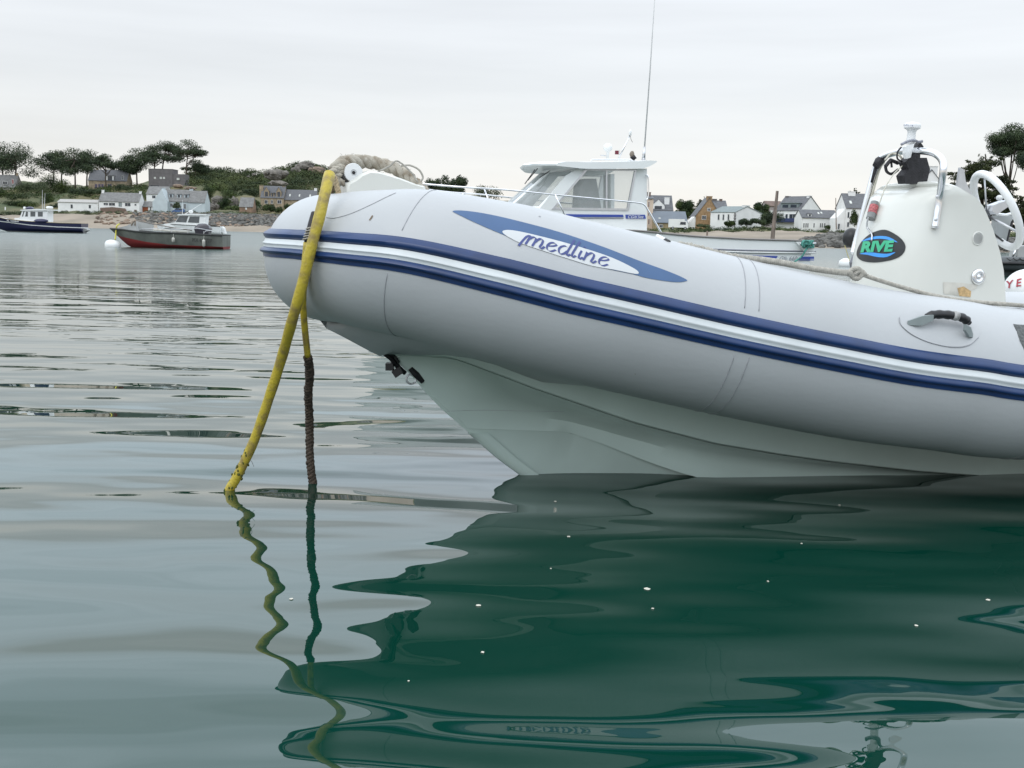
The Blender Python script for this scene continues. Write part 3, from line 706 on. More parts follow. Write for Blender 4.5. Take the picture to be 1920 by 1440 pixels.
# lifeline along the top of the tube
def ttop(px, dy=0, t=None):
    i = ix(px); return tpt(i, math.radians(86), .012) + Vector((0, 0, dy))
lf = [(1272, 460), (1300, 464), (1340, 474), (1380, 482), (1450, 490), (1520, 503), (1570, 510), (1598, 512)]
life = empty('lifeline', RB.pt(1600, 512, .8)); tag(life, 'white twisted lifeline knotted along the top of the inflatable tube', 'rope')
def tl(px, py):
    i = ix(px); t = RB.inv(tpt(i, PI / 2))[1]; return RB.pt(px, py, t)
twisted([tl(*q) for q in lf[:4]], .012, .040, 3, 7, rad=lambda u: 1.15 - .15 * u, jitter=.22).build('splice', m_rope, life, smooth=True)
twisted([tl(*q) for q in lf[3:]], .0115, .024, 3, 7).build('rope_span', m_rope, life, smooth=True)
twisted([tl(*q) for q in ((1590, 516), (1598, 506), (1608, 504), (1616, 512), (1608, 522), (1598, 518), (1612, 508), (1622, 515))], .010, .024, 3, 7).build('knot', m_rope, life, smooth=True)
twisted([tl(*q) for q in ((1618, 515), (1650, 526), (1700, 541), (1750, 554), (1800, 563), (1850, 568), (1892, 571), (1930, 574), (1990, 578))], .0082, .018, 3, 6).build('rope_span', m_rope, life, smooth=True)
MB().tube([tl(*q) for q in ((1258, 456), (1266, 459), (1278, 462))], .005, 8).build('eye_fitting', m_alu, life, smooth=True)
# black lashing line beside the hoop
bf = MB().blob(RB.pt(1596, 446, -.62), (.045, .045, .052), 3, .0, 20, 14).build('ball_float', m_black, None, smooth=True, origin=RB.pt(1596, 446, -.62))
tag(bf, 'black ball float hanging beside the inflatable boat console', 'float')
MB().tube([RB.pt(1584, 460, -.62), RB.pt(1590, 480, -.62), RB.pt(1597, 500, -.62)], .0022, 6).build('float_line', mat('yellow_cord', (.5, .45, .2), .7), bf)
# dark grey hook at hoop foot
MB().prism([RB.pt(x, y, -.2) for x, y in ((1601, 473), (1606, 476), (1602, 512), (1596, 512), (1592, 492))], RB.n * .03).build('hoop_foot', mat('grey_metal', (.2, .2, .22), .4, metal=.4), root)
# ------------------------------------------------------------------ land
m_sand = mat('sand', (.30, .25, .195), .95, scale=.06, col2=(.20, .17, .13), bump=.15, bscale=.6, detail=8)
m_heath = mat('heath_and_grass', (.135, .115, .055), .95, scale=.045, col2=(.045, .065, .022), bump=.5, bscale=.5, detail=8)
m_dune = mat('dune_grass', (.16, .15, .07), .95, scale=.2, col2=(.055, .075, .022), bump=.3, bscale=.8, detail=8)
m_rock = mat('granite', (.20, .182, .16), .9, scale=.35, col2=(.085, .078, .068), bump=.4, bscale=1.0, detail=8)
m_rock2 = mat('dark_shore_rock', (.17, .165, .15), .9, scale=.5, col2=(.04, .04, .036), bump=.2, bscale=3, detail=8)
m_pinkrock = mat('pink_granite', (.30, .22, .165), .9, scale=.3, col2=(.12, .095, .075), bump=.4, bscale=1.2, detail=8)
class Land:
    def __init__(s, pxs, rows):       # rows: (D, [y...]) ; None -> sea level
        s.pxs = pxs; s.rows = rows
    def z(s, px, D):
        Ds = [r_[0] for r_ in s.rows]; zs = []
        for d_, ys in s.rows:
            zs.append(-.02 if ys is None else (ys if isinstance(ys, (int, float)) else P(px, float(np.interp(px, s.pxs, ys)), d_).z))
        return float(np.interp(D, Ds, zs))
    def pt(s, px, D, dz=0): 
        q = P(px, hor(px), D); return Vector((q.x, q.y, s.z(px, D) + dz))
    def mesh(s, name, mt, D0, D1, px0, px1, step=10, nd=14, amp=.25, seed=1):
        from mathutils import noise
        b_ = MB(); rings = []
        for D in np.linspace(D0, D1, nd):
            rg = []
            for px in np.arange(px0, px1 + step, step):
                p = s.pt(float(px), float(D)); a = amp * min(1, abs(p.z) / 1.5); p.z += a * noise.noise(Vector((p.x * .08, p.y * .08, seed))) * 2 + a * noise.noise(Vector((p.x * .3, p.y * .3, seed)))
                rg.append(p)
            rings.append(rg)
        b_.loft(rings); o = b_.build(name, mt, None, smooth=True, origin=rings[0][0]); o['kind'] = 'structure'; return o
LX = [-600, 0, 35, 70, 100, 160, 240, 260, 350, 370, 400, 430, 480, 520, 545, 580, 610, 640, 700, 780, 900, 1200]
def ex(d): xs = sorted(d); return [float(np.interp(x, xs, [d[q] for q in xs])) for x in LX]
left = Land(LX, [(380, -.6), (396, .0), (404, ex({-600: 420, 0: 421, 240: 423, 440: 427, 600: 431, 800: 434, 1200: 444})),
    (432, ex({-600: 404, 0: 403, 250: 401, 400: 404, 500: 406, 600: 408, 800: 424, 1200: 440})),
    (455, ex({-600: 399, 0: 399, 250: 398, 400: 399, 500: 401, 600: 403, 800: 418, 1200: 436})),
    (500, ex({-600: 378, 0: 378, 250: 375, 400: 385, 480: 385, 600: 388, 800: 400, 1200: 430})),
    (545, ex({-600: 357, 0: 356, 160: 358, 240: 354, 350: 352, 480: 365, 600: 360, 800: 385, 1200: 425})),
    (640, [350, 346, 340, 339, 345, 348, 346, 343, 325, 322, 322, 321, 324, 319, 311, 309, 322, 338, 355, 357, 368, 420]),
    (760, 6.0), (1100, 2.0)])
left.mesh('beach', m_sand, 380, 434, -600, 1200, 8, 10, .3)
left.mesh('hillside', m_heath, 432.5, 1000, -600, 1200, 8, 44, 1.0, 3)
RX = [1150, 1300, 1400, 1500, 1600, 1700, 1900, 2600]
right = Land(RX, [(170, -.5), (184, .0), (196, [462, 463, 462, 460, 458, 459, 463, 475]), (280, [436, 435, 431, 435, 437, 440, 446, 462]), (300, [431, 429, 428, 428, 430, 434, 440, 455]), (420, [424, 424, 423, 423, 425, 428, 434, 450]), (700, 3.0)])
right.mesh('beach_sand', m_sand, 170, 276, 1120, 2600, 8, 16, .35, 5)
right.mesh('dune', m_dune, 275.5, 700, 1120, 2600, 8, 20, .3, 6)

def scatter_rocks(name, land, px0, px1, D0, D1, n, s0, s1, mt, seed, dens=None):
    R_ = random.Random(seed); b_ = MB()
    for _ in range(n):
        px = R_.uniform(px0, px1); D = R_.uniform(D0, D1)
        if dens and R_.random() > dens(px, D): continue
        p = land.pt(px, D); a = R_.uniform(s0, s1)
        b_.blob(p + Vector((0, 0, a * .15)), (a * R_.uniform(.7, 1.3), a * R_.uniform(.7, 1.2), a * R_.uniform(.45, .8)), R_.randint(0, 9999), .28, 6, 4)
    o = b_.build(name, mt, None, origin=land.pt((px0 + px1) / 2, D0)); o['kind'] = 'stuff'; return o
o = scatter_rocks('shore_rocks', left, 235, 700, 408, 438, 1500, .5, 1.25, m_rock2, 11, lambda px, D: min(1, (px - 225) / 120))
tag(o, 'grey riprap boulders lining the far shore below the houses', 'rocks')
o = scatter_rocks('tawny_rocks', left, 180, 700, 406, 440, 420, .45, 1.1, m_pinkrock, 12)
tag(o, 'tawny granite rocks mixed into the far riprap bank', 'rocks')
o = scatter_rocks('rock_spit', right, 1490, 2000, 186, 262, 1500, .35, 1.15, m_rock2, 13, lambda px, D: 1.0 if D < 186 + (px - 1490) * 1.1 + 12 else .0)
tag(o, 'dark grey rocks at the water line beside the sandy beach', 'rocks')

# ------------------------------------------------------------------ vegetation
def leafmat(name, c, c2, sc=.25, hi=.62):
    return mat(name, c, .8, scale=sc, col2=c2, detail=5, spec=.2, lo=.38, hi=hi)
m_pine = leafmat('pine_foliage', (.058, .080, .038), (.026, .040, .024), .35)
m_cyp = leafmat('cypress_foliage', (.050, .060, .020), (.016, .024, .011), .5)
m_bush = leafmat('bush_foliage', (.065, .090, .026), (.022, .038, .016), .22)
m_bush2 = leafmat('bush_foliage_grey', (.095, .115, .060), (.045, .062, .032), .3)
m_scrub = leafmat('scrub_foliage', (.080, .098, .036), (.028, .044, .020), .09)
m_bark = mat('bark', (.10, .075, .055), .95, scale=1.2, var=.3)
def foliage(blobs, n, size, seed, out=1.0, shell=.55):
    n = int(n * 1.6); size = size * .82
    g = np.random.default_rng(seed); C_ = np.array([b[0] for b in blobs], float); Rr = np.array([b[1] for b in blobs], float)
    w = (Rr[:, 0] * Rr[:, 1] + Rr[:, 0] * Rr[:, 2]); w = w / w.sum(); k = g.choice(len(blobs), n, p=w)
    d = g.normal(size=(n, 3)); d /= np.linalg.norm(d, axis=1)[:, None]
    rad = shell + (1 - shell) * g.random(n) ** .6 + g.normal(size=n) * .06
    c = C_[k] + d * Rr[k] * rad[:, None]
    nn = d * out + g.normal(size=(n, 3)) * .5; nn /= np.linalg.norm(nn, axis=1)[:, None]
    a = np.cross(nn, g.normal(size=(n, 3))); a /= np.linalg.norm(a, axis=1)[:, None]; b = np.cross(nn, a)
    s1 = size * g.uniform(.5, 1.3, n)[:, None] * .5; s2 = size * g.uniform(.35, .9, n)[:, None] * .5
    q = g.uniform(.5, 1.0, (4, n, 1))
    V = np.stack([c - a * s1 * q[0], c - b * s2 * q[1], c + a * s1 * q[2], c + b * s2 * q[3]], 1).reshape(-1, 3)
    return V
def fol_obj(name, V, mt, parent=None, origin=None):
    o0 = ORG[parent.name] if parent is not None else Vector(origin)
    V = V - np.array([o0.x, o0.y, o0.z]); n = len(V) // 4
    me = bpy.data.meshes.new(name); me.vertices.add(len(V)); me.vertices.foreach_set('co', V.astype(np.float32).ravel())
    me.loops.add(n * 4); me.loops.foreach_set('vertex_index', np.arange(n * 4, dtype=np.int32))
    me.polygons.add(n); me.polygons.foreach_set('loop_start', np.arange(0, n * 4, 4, dtype=np.int32))
    me.update(calc_edges=True); me.validate(); me.materials.append(mt)
    ob = bpy.data.objects.new(name, me); COL.objects.link(ob)
    if parent is not None: ob.parent = parent
    else: ob.location = o0
    ORG[ob.name] = o0; return ob
def tree(kind, label, px, yb, yt, D, wpx, seed, group=None, lean=0, mt=None, crown=.5, n=1500, leaf=.9, name=None, dark=None, flat=2.2):
    """px,yb = foot of the trunk, yt = top, wpx = crown width in the photo; everything becomes metres at distance D"""
    R_ = random.Random(seed); k = D / 2000; B = P(px, yb, D); H = (yb - yt) * k; Wd = wpx * k
    nm = name or {'pine': 'pine_tree', 'cypress': 'cypress_tree', 'round': 'broadleaf_tree'}[kind]
    rt = empty(nm, B); top = B + Vector((lean * k, 0, H)); blobs = []; tr = MB()
    if kind == 'pine':
        zc = H * (1 - crown)
        for j in range(16):
            a = R_.uniform(0, 2 * PI); r_ = Wd * .5 * math.sqrt(R_.random()) * .82; dome = 1 - (r_ / (Wd * .5)) ** 2
            z = zc + (H - zc) * (R_.uniform(.1, .78) * (.35 + .65 * dome))
            blobs.append((tuple(B + Vector((lean * k * z / H + r_ * math.cos(a), r_ * math.sin(a), z))), (Wd * R_.uniform(.17, .27), Wd * R_.uniform(.17, .27), H * crown * R_.uniform(.13, .23))))
        blobs.append((tuple(B + Vector((lean * k, 0, H - H * crown * .25))), (Wd * .27, Wd * .27, H * crown * .24)))
        pts = [B + Vector((0, 0, -.5)), B + Vector((lean * k * .3 + R_.uniform(-.4, .4), 0, H * .3)), B + Vector((lean * k * .7, 0, H * .62)), B + Vector((lean * k, 0, H * .88))]
        tr.tube(crom(pts, 4), [(H * .020 * (1 - i / 16) + .03) * (.62 if D < 250 else 1) for i in range(13)], 6)
        for b_ in blobs[:11]:
            h0 = R_.uniform(.35, .7); s_ = B + Vector((lean * k * h0, 0, H * h0)); e = Vector(b_[0]); md = s_.lerp(e, .5) + Vector((0, 0, -.06 * H * R_.random()))
            th_ = .5 if D < 250 else 1.0; tr.tube([s_, md, e], [H * .012 * th_, H * .009 * th_, H * .004 * th_], 5)
        V = foliage(blobs, int(n * 2.0), leaf * 1.25, seed, shell=.3)
    elif kind == 'cypress':
        for j in range(34):
            u = j / 33; z = H * (.12 + .80 * u); wr = Wd * .5 * (1 - u ** flat) * (.75 + .3 * R_.random()) + .3
            a = R_.uniform(0, 2 * PI); off = wr * .55
            blobs.append((tuple(B + Vector((math.cos(a) * off, math.sin(a) * off, z))), (wr * .55, wr * .5, H * .045)))
            e = B + Vector((math.cos(a) * wr * 1.05, math.sin(a) * wr, z + H * .05)); blobs.append((tuple(e), (wr * .22, wr * .2, H * .022)))
        tr.tube([B + Vector((0, 0, -.5)), B + Vector((0, 0, H * .5)), top - Vector((0, 0, H * .08))], [H * .03, H * .02, H * .006], 6)
        V = foliage(blobs, int(n * 1.6), leaf * 1.15, seed, shell=.3)
    else:
        for j in range(15):
            a = R_.uniform(0, 2 * PI); r_ = Wd * .5 * R_.random() ** .6 * .72; z = H * R_.uniform(.28, .82) * (1 - .35 * (r_ / (Wd * .5)) ** 2)
            blobs.append((tuple(B + Vector((r_ * math.cos(a), r_ * math.sin(a), z))), (Wd * R_.uniform(.14, .24), Wd * .2, H * R_.uniform(.12, .2))))
        tr.tube([B + Vector((0, 0, -.5)), B + Vector((0, 0, H * .6))], [H * .035, H * .015], 6)
        for b_ in blobs[:5]: tr.tube([B + Vector((0, 0, H * .3)), Vector(b_[0])], [H * .015, H * .006], 5)
        V = foliage(blobs, int(n * 2.0), leaf * 1.2, seed, shell=.3)
    tr.build('trunk', m_bark, rt, smooth=True); fol_obj('crown', V, mt or {'pine': m_pine, 'cypress': m_cyp, 'round': m_bush}[kind], rt)
    tag(rt, label, {'pine': 'pine tree', 'cypress': 'cypress tree', 'round': 'tree'}[kind], group); return rt
def bush(label, px, yc, D, wpx, hpx, seed, mt=None, n=500, leaf=.7, group=None, name='bush', cat='bush', nb=9):
    R_ = random.Random(seed); k = D / 2000; c = P(px, yc, D); blobs = []
    for j in range(nb):
        u = R_.uniform(-1, 1); blobs.append(((c.x + u * wpx * k * .40, c.y + R_.uniform(-1, 1) * min(wpx, 30) * k * .3, c.z + R_.uniform(-.25, .25) * hpx * k * (1 - .5 * u * u)), (wpx * k * (.34 if nb < 12 else 1.6 / nb), min(wpx, 30) * k * .25, hpx * k * .30)))
    o = fol_obj(name, foliage(blobs, int(n * 1.8), leaf * 1.15, seed, shell=.3), mt or m_bush, origin=P(px, yc + hpx * .5, D)); tag(o, label, cat, group); return o
G = 'umbrella pines on the left hill'
for i, a in enumerate([
  ('pine', 'dense spreading pine at the far left edge, partly cut off', 6, 352, 266, 560, 62, 1, G, -2, None, .62),
  ('pine', 'tallest dark umbrella pine above the left stone house', 31, 353, 266, 556, 74, 2, G, 2, None, .72, 2100),
  ('pine', 'slanting pine leading the row left of the slate roofed villa', 98, 350, 282, 560, 50, 3, G, 8, None, .55),
  ('pine', 'pine with bare forked stems in the row left of the villa', 116, 352, 281, 566, 46, 4, G, 5, None, .6),
  ('pine', 'full crowned pine just left of the slate roofed villa', 141, 354, 277, 552, 50, 5, G, 0, None, .66, 1900),
  ('pine', 'pine with a high flat crown leaning beside the villa gable', 163, 355, 281, 566, 44, 6, G, 6, None, .5),
  ('pine', 'small round topped pine standing in front of the villa', 199, 355, 289, 540, 34, 7, G, 0, None, .42, 1100),
  ('pine', 'low spreading pine just right of the villa', 228, 350, 303, 556, 44, 8, G, 4, None, .5),
  ('pine', 'broad dark pine left of the grey concrete house', 257, 346, 277, 556, 56, 9, G, 4, None, .66, 2100),
  ('pine', 'pine rising behind the left end of the grey concrete house', 291, 340, 272, 590, 46, 10, G, -2, None, .55),
  ('pine', 'big domed umbrella pine over the grey concrete house', 304, 338, 264, 595, 56, 11, G, 8, None, .52, 2100),
  ('pine', 'lone flat topped pine at the right end of the grey concrete house', 350, 340, 263, 575, 48, 12, G, 4, None, .42, 1500),
  ('pine', 'low dark pine at the start of the hill scrub', 366, 335, 299, 590, 38, 13, G, 2, None, .7),
  ]):
    a = list(a); a[6] *= 1.38; tree(*a)
def scrub(name, label, land, px0, px1, D0, D1, n, r0, r1, leafs, size, mt, seed, ok=None):
    R_ = random.Random(seed); bl = []
    for _ in range(n):
        px = R_.uniform(px0, px1); D = R_.uniform(D0, D1)
        if ok and not ok(px, D): continue
        p = land.pt(px, D); r_ = R_.uniform(r0, r1); bl.append((tuple(p + Vector((0, 0, r_ * .25))), (r_ * 1.3, r_ * 1.2, r_ * .75)))
    o = fol_obj(name, foliage(bl, leafs, size, seed, shell=.5), mt, origin=land.pt(px0, D0)); o['kind'] = 'stuff'; tag(o, label, 'scrub'); return o
scrub('hill_scrub', 'dark green scrub covering the upper slope of the left hill', left, 352, 660, 548, 640, 330, 2.2, 4.2, 42000, 1.3, m_scrub, 21)
scrub('slope_scrub', 'patchy green scrub on the lower slope of the left hill', left, 385, 640, 458, 548, 100, 1.6, 3.4, 11000, 1.1, m_bush, 22, lambda px, D: not (440 < px < 600 and 470 < D < 535))
scrub('garden_scrub', 'green shrubs between the houses on the left slope', left, -60, 275, 505, 560, 120, 1.6, 3.2, 12000, 1.0, m_bush, 23)
scrub('bracken', 'low brown and green bracken above the far beach', left, -60, 640, 434, 452, 260, .6, 1.3, 12000, .7, m_bush2, 24)
scrub('dune_plants', 'low green plants along the top of the right beach', right, 1200, 2000, 272, 296, 330, .5, 1.1, 15000, .5, m_bush, 25)
for i, a in enumerate([
  ('large rounded olive green bush below the left pine row', 103, 342, 530, 46, 34, 31, None, 1500),
  ('grey green willowy bush left of the hedge', 62, 352, 520, 46, 26, 32, m_bush2, 1100),
  ('dark clipped hedge below the villa', 168, 360, 515, 92, 12, 33, m_pine, 1500, .7, None, 'hedge', 'hedge', 26),
  ('dark bush beside the villa terrace', 229, 351, 530, 24, 14, 34, m_pine, 500),
  ('olive bush behind the cabin of the blue launch', 88, 375, 490, 26, 34, 35, None, 900),
  ('dark shrub above the low white shed', 112, 386, 470, 32, 14, 36, m_pine, 500),
  ('long low green shrub at the left beach edge', 38, 383, 480, 62, 18, 37, None, 1000),
  ('bright green bush at the far left edge', 4, 363, 500, 26, 22, 38, None, 500),
  ('dark green tree like bush beside the brown crag', 424, 383, 470, 24, 34, 39, None, 1000),
  ('green bush right of the blue grey house', 392, 362, 500, 24, 22, 40, None, 600),
  ('dense green hedge below the stone house with dormers', 535, 390, 460, 90, 20, 41, None, 1900, .8, None, 'hedge', 'hedge', 22),
  ('dark bush left of the stone house with dormers', 470, 360, 500, 24, 18, 42, m_pine, 500),
  ('green bush on the right of the stone hut', 480, 381, 470, 22, 14, 43, None, 400),
  ('small tree in front of the blue grey house wall', 333, 385, 446, 14, 14, 44, m_bush2, 300),
  ('scraggy bush left of the cabin boat behind the grey tube', 915, 360, 430, 44, 34, 45, m_bush2, 900),
  ('grey green bush in front of the white gabled house', 1368, 419, 285, 16, 12, 46, None, 400, .5),
  ('green hedge right of the white gabled house', 1412, 417, 284, 60, 15, 47, m_pine, 1400, .5, None, 'hedge', 'hedge', 16),
  ('dark green shrubs beside the blue balcony', 1447, 411, 290, 40, 30, 48, m_pine, 1100, .5),
  ('pointed green shrub beside the far right white house', 1602, 408, 270, 13, 34, 49, None, 500, .5),
  ('low shrub in front of the brown stone house', 1318, 424, 285, 20, 8, 50, m_bush2, 300, .5),
  ('shrub beside the long low white house', 1559, 426, 282, 22, 9, 51, None, 400, .5),
  ]): bush(*a)
tree('round', 'rounded dark green tree behind the big slate roof', 1285, 424, 368, 330, 46, 61, n=2400, leaf=.6)
tree('cypress', 'dark ragged conifer behind the brown stone gable', 1322, 424, 366, 340, 56, 62, n=2600, leaf=.8)
tree('round', 'leafy tree right of the white gabled house', 1424, 424, 376, 310, 38, 63, n=2000, leaf=.6)
tree('cypress', 'dark layered conifer left of the far right white house', 1597, 424, 352, 320, 56, 64, n=2600, leaf=.8)
tree('cypress', 'huge spreading cypress behind the steering wheel', 1836, 442, 287, 190, 112, 65, n=12000, leaf=.5, flat=6)
tree('pine', 'tall pine with bare trunk at the right edge', 1884, 442, 236, 200, 92, 66, None, 0, None, .30, 5200, .36)
tree('pine', 'tall dark pine cut off by the right edge', 1930, 444, 262, 195, 80, 67, None, 2, None, .34, 5200, .36)
tree('cypress', 'dark conifer in the lower right of the tree group', 1912, 444, 365, 185, 80, 68, n=6000, leaf=.5)
G2 = 'far trees between the bow rope and the cabin boat'
for i, (px, yt, w) in enumerate(((808, 330, 34), (832, 324, 36), (858, 327, 38), (784, 340, 24))):
    tree('round', ['dark far tree just right of the thin cord loop', 'highest of the far trees between the rope and the cabin boat', 'rightmost bushy tree above the grey tube top', 'low far tree behind the bow rope'][i], px, 380, yt, 520, w * 1.25, 70 + i, G2, mt=m_pine, n=1500, leaf=1.0)

# ------------------------------------------------------------------ crags and boulders
def boulder(label, px, yc, D, wpx, hpx, seed, mt=None, name='boulder', parts=1):
    k = D / 2000; c = P(px, yc, D); b_ = MB(); R_ = random.Random(seed)
    b_.blob(c, (wpx * k * .40, wpx * k * .34, hpx * k * .40), seed, .26, 16, 11)
    for j in range(parts - 1):
        b_.blob(c + Vector((R_.uniform(-.4, .4) * wpx * k, R_.uniform(-.5, .1) * wpx * k * .4, R_.uniform(-.35, .2) * hpx * k)), (wpx * k * R_.uniform(.10, .22), wpx * k * .2, hpx * k * R_.uniform(.15, .30)), seed + j, .3, 9, 6)
    o = b_.build(name, mt or m_rock, None, origin=P(px, yc + hpx * .5, D)); tag(o, label, 'rock'); return o
for a in [('broad grey boulder perched above the dormered stone house', 517, 328, 548, 44, 24, 3, None, 'boulder', 4),
          ('lower grey boulder just behind the dormered roof', 520, 344, 540, 40, 14, 5, None, 'boulder', 3),
          ('squared granite crag crowning the left hill', 573, 312, 610, 40, 20, 8, None, 'crag', 9),
          ('rusty shoulder of rock right of the hilltop crag', 596, 322, 606, 34, 24, 9, m_pinkrock, 'crag', 6),
          ('low rock outcrop left of the hilltop crag', 555, 319, 606, 22, 14, 18, None, 'crag', 5),
          ('small grey rock in the scrub', 476, 327, 560, 10, 6, 10, None, 'boulder', 2),
          ('smaller grey rock left of its pair in the scrub', 466, 331, 560, 8, 4, 14, None, 'boulder', 2),
          ('pale pink granite slab right of the concrete house', 334, 349, 540, 26, 9, 11, m_pinkrock, 'boulder', 3),
          ('second pink granite outcrop above the blue grey house', 357, 353, 535, 28, 8, 12, m_pinkrock, 'boulder', 4),
          ('brown crag beside the dark green bush', 407, 378, 485, 26, 26, 13, m_rock, 'crag', 7),
          ('tall brown rock left of the stone hut', 439, 382, 480, 20, 28, 15, m_rock, 'crag', 5),
          ('grey brown boulders right of the carport', 398, 390, 465, 26, 18, 16, m_rock, 'boulder', 5)]: boulder(*a)

# ------------------------------------------------------------------ houses
m_ww = mat('white_render', (.78, .78, .76), .9, var=.05, scale=.5)
m_bw = mat('pale_blue_render', (.50, .56, .58), .9, var=.05, scale=.5)
m_slate = mat('slate_roof', (.125, .13, .14), .7, var=.15, scale=1.2, stretch=(1, 1, 4))
m_slate2 = mat('weathered_slate', (.20, .20, .195), .8, var=.15, scale=1.0)
m_zinc = mat('grey_green_roof', (.20, .24, .24), .7, var=.08, scale=1.0)
m_stone = mat('tan_stone_wall', (.36, .29, .20), .95, var=.2, scale=.9)
m_stoneo = mat('ochre_stone_wall', (.36, .235, .125), .95, var=.18, scale=1.5)
m_conc = mat('grey_concrete_cladding', (.15, .14, .14), .9, var=.1, scale=.6)
m_redroof = mat('brown_tile_roof', (.17, .12, .10), .9, var=.15, scale=1)
m_cream = mat('cream_render', (.62, .50, .40), .9, var=.06, scale=.6)
m_glass = mat('window_glass', (.045, .055, .07), .08, var=.2, scale=.4)
m_lit = mat('painted_lit_pane', (.60, .62, .58), .15, var=.1, scale=.4)  # pale base colour stands in for bright daylight on the panes
m_frame = mat('window_frame_white', (.68, .68, .66), .6, var=.03)
def hframe(px, D, rot, yb): 
    fr = Frame(P(px, yb, D), rot); return fr           # a = along the facade, n = toward the viewer
class House:
    def __init__(s, name, label, px0, px1, yb, D, rot, cat='house', group=None):
        s.k = D / 2000; s.fr = hframe(px0, D, rot, yb); s.O = s.fr.O; s.root = empty(name, s.O); tag(s.root, label, cat, group)
        s.w = s.fr.st(px1, yb, 0)[0]; s.D = D; s.yb = yb
    def L(s, x, y, z): return s.fr.loc(x, -y, s.O.z + z)       # x along front, y depth away, z up
    def body(s, ye, yr, depth, kind='long', wall=None, roof=None, apex=.5, ov=.3, zsink=3.0):
        he = (s.yb - ye) * s.k; hr = (s.yb - yr) * s.k; w = s.w; d = depth; s.d = d; s.he = he; s.hr = hr; s.kind = kind
        b_ = MB()
        if kind == 'flat': b_.prism([s.L(0, 0, -zsink), s.L(w, 0, -zsink), s.L(w, 0, hr), s.L(0, 0, hr)], s.fr.n * -d)
        elif kind == 'long': b_.prism([s.L(0, 0, -zsink), s.L(0, d, -zsink), s.L(0, d, he), s.L(0, d / 2, hr), s.L(0, 0, he)], s.fr.a * w)
        else: b_.prism([s.L(0, 0, -zsink), s.L(w, 0, -zsink), s.L(w, 0, he), s.L(w * apex, 0, hr), s.L(0, 0, he)], s.fr.n * -d)
        b_.build('wall', wall or m_ww, s.root); r_ = MB(); th = .18
        if kind == 'flat': r_.prism([s.L(-.15, -.15, hr), s.L(w + .15, -.15, hr), s.L(w + .15, -.15, hr + .25), s.L(-.15, -.15, hr + .25)], s.fr.n * -(d + .3))
        elif kind == 'long':
            sl = (hr - he) / (d / 2)
            for y0, yo in ((0, -ov), (d, d + ov)):
                r_.prism([s.L(-ov * .5, yo, he - sl * ov), s.L(-ov * .5, d / 2, hr), s.L(-ov * .5, d / 2, hr + th), s.L(-ov * .5, yo, he - sl * ov + th)], s.fr.a * (w + ov))
        else:
            for xa, xo in ((0, -ov), (w, w + ov)):
                sl = (hr - he) / (abs(w * apex - xa)); ze = he - sl * ov
                r_.prism([s.L(xo, -.15, ze), s.L(w * apex, -.15, hr), s.L(w * apex, -.15, hr + th), s.L(xo, -.15, ze + th)], s.fr.n * -(d + .3))
        s.roof = r_.build('roof', roof or m_slate, s.root); return s
    def chim(s, x, y, ytop, w=.9, d=.7, mt=None, pot=True):
        z1 = (s.yb - ytop) * s.k; z0 = s.he * .8; b_ = MB()
        M_ = Matrix.Rotation(math.atan2(s.fr.a.y, s.fr.a.x), 3, 'Z')
        b_.box(s.L(x, y, (z0 + z1) / 2), (w, d, z1 - z0), M_); b_.box(s.L(x, y, z1 + .06), (w + .2, d + .2, .12), M_); b_.build('chimney', mt or m_ww, s.root)
    def win(s, x0, y0, x1, y1, plane='front', mt=None, name='window', fm=None, fw=.09, mull=True):
        """corners in photo pixels, carried onto the wall plane"""
        if plane == 'front': fr, t = s.fr, .0
        else:
            fr = Frame(s.O, math.degrees(math.atan2(s.fr.a.y, s.fr.a.x)) - 90); t = 0
        A = fr.st(x0, y0, t); B_ = fr.st(x1, y1, t); sa, sb = sorted((A[0], B_[0])); za, zb = sorted((A[2], B_[2]))
        nm = fr.n if (EYE - s.O).dot(fr.n) > 0 else -fr.n; sg = 1 if nm.dot(fr.n) > 0 else -1
        def q(S, z, dd): return fr.loc(S, t + dd * sg, z)
        b_ = MB(); o4 = [q(sa, za, .03), q(sb, za, .03), q(sb, zb, .03), q(sa, zb, .03)]; i4 = [q(sa + fw, za + fw, .03), q(sb - fw, za + fw, .03), q(sb - fw, zb - fw, .03), q(sa + fw, zb - fw, .03)]
        b_.holed(o4, [i4], nm * .05)
        if mull and sb - sa > .8: b_.prism([q((sa + sb) / 2 - .03, za + fw, .032), q((sa + sb) / 2 + .03, za + fw, .032), q((sa + sb) / 2 + .03, zb - fw, .032), q((sa + sb) / 2 - .03, zb - fw, .032)], nm * .04)
        w_ = b_.build(name, fm or m_frame, s.root)
        MB().prism([q(sa + fw, za + fw, .02), q(sb - fw, za + fw, .02), q(sb - fw, zb - fw, .02), q(sa + fw, zb - fw, .02)], nm * .02).build('pane' if name == 'window' else 'leaf', mt or m_glass, w_)
        return w_
    def rooflight(s, x0, y0, x1, y1, mt=None):
        sl = Vector((0, s.d / 2, s.hr - s.he)); A = s.fr.st(x0, y0, 0)[0]; B_ = s.fr.st(x1, y1, 0)[0]
        u0 = min(.9, max(.05, ((s.yb - y1) * s.k - s.he) / (s.hr - s.he))); u1 = min(.95, ((s.yb - y0) * s.k - s.he) / (s.hr - s.he))
        f_ = lambda x, u, e: s.L(x, s.d / 2 * u, s.he + (s.hr - s.he) * u + .2 + e)
        MB().prism([f_(A, u0, 0), f_(B_, u0, 0), f_(B_, u1, 0), f_(A, u1, 0)], Vector((0, 0, .08))).build('rooflight', mt or m_lit, s.root)
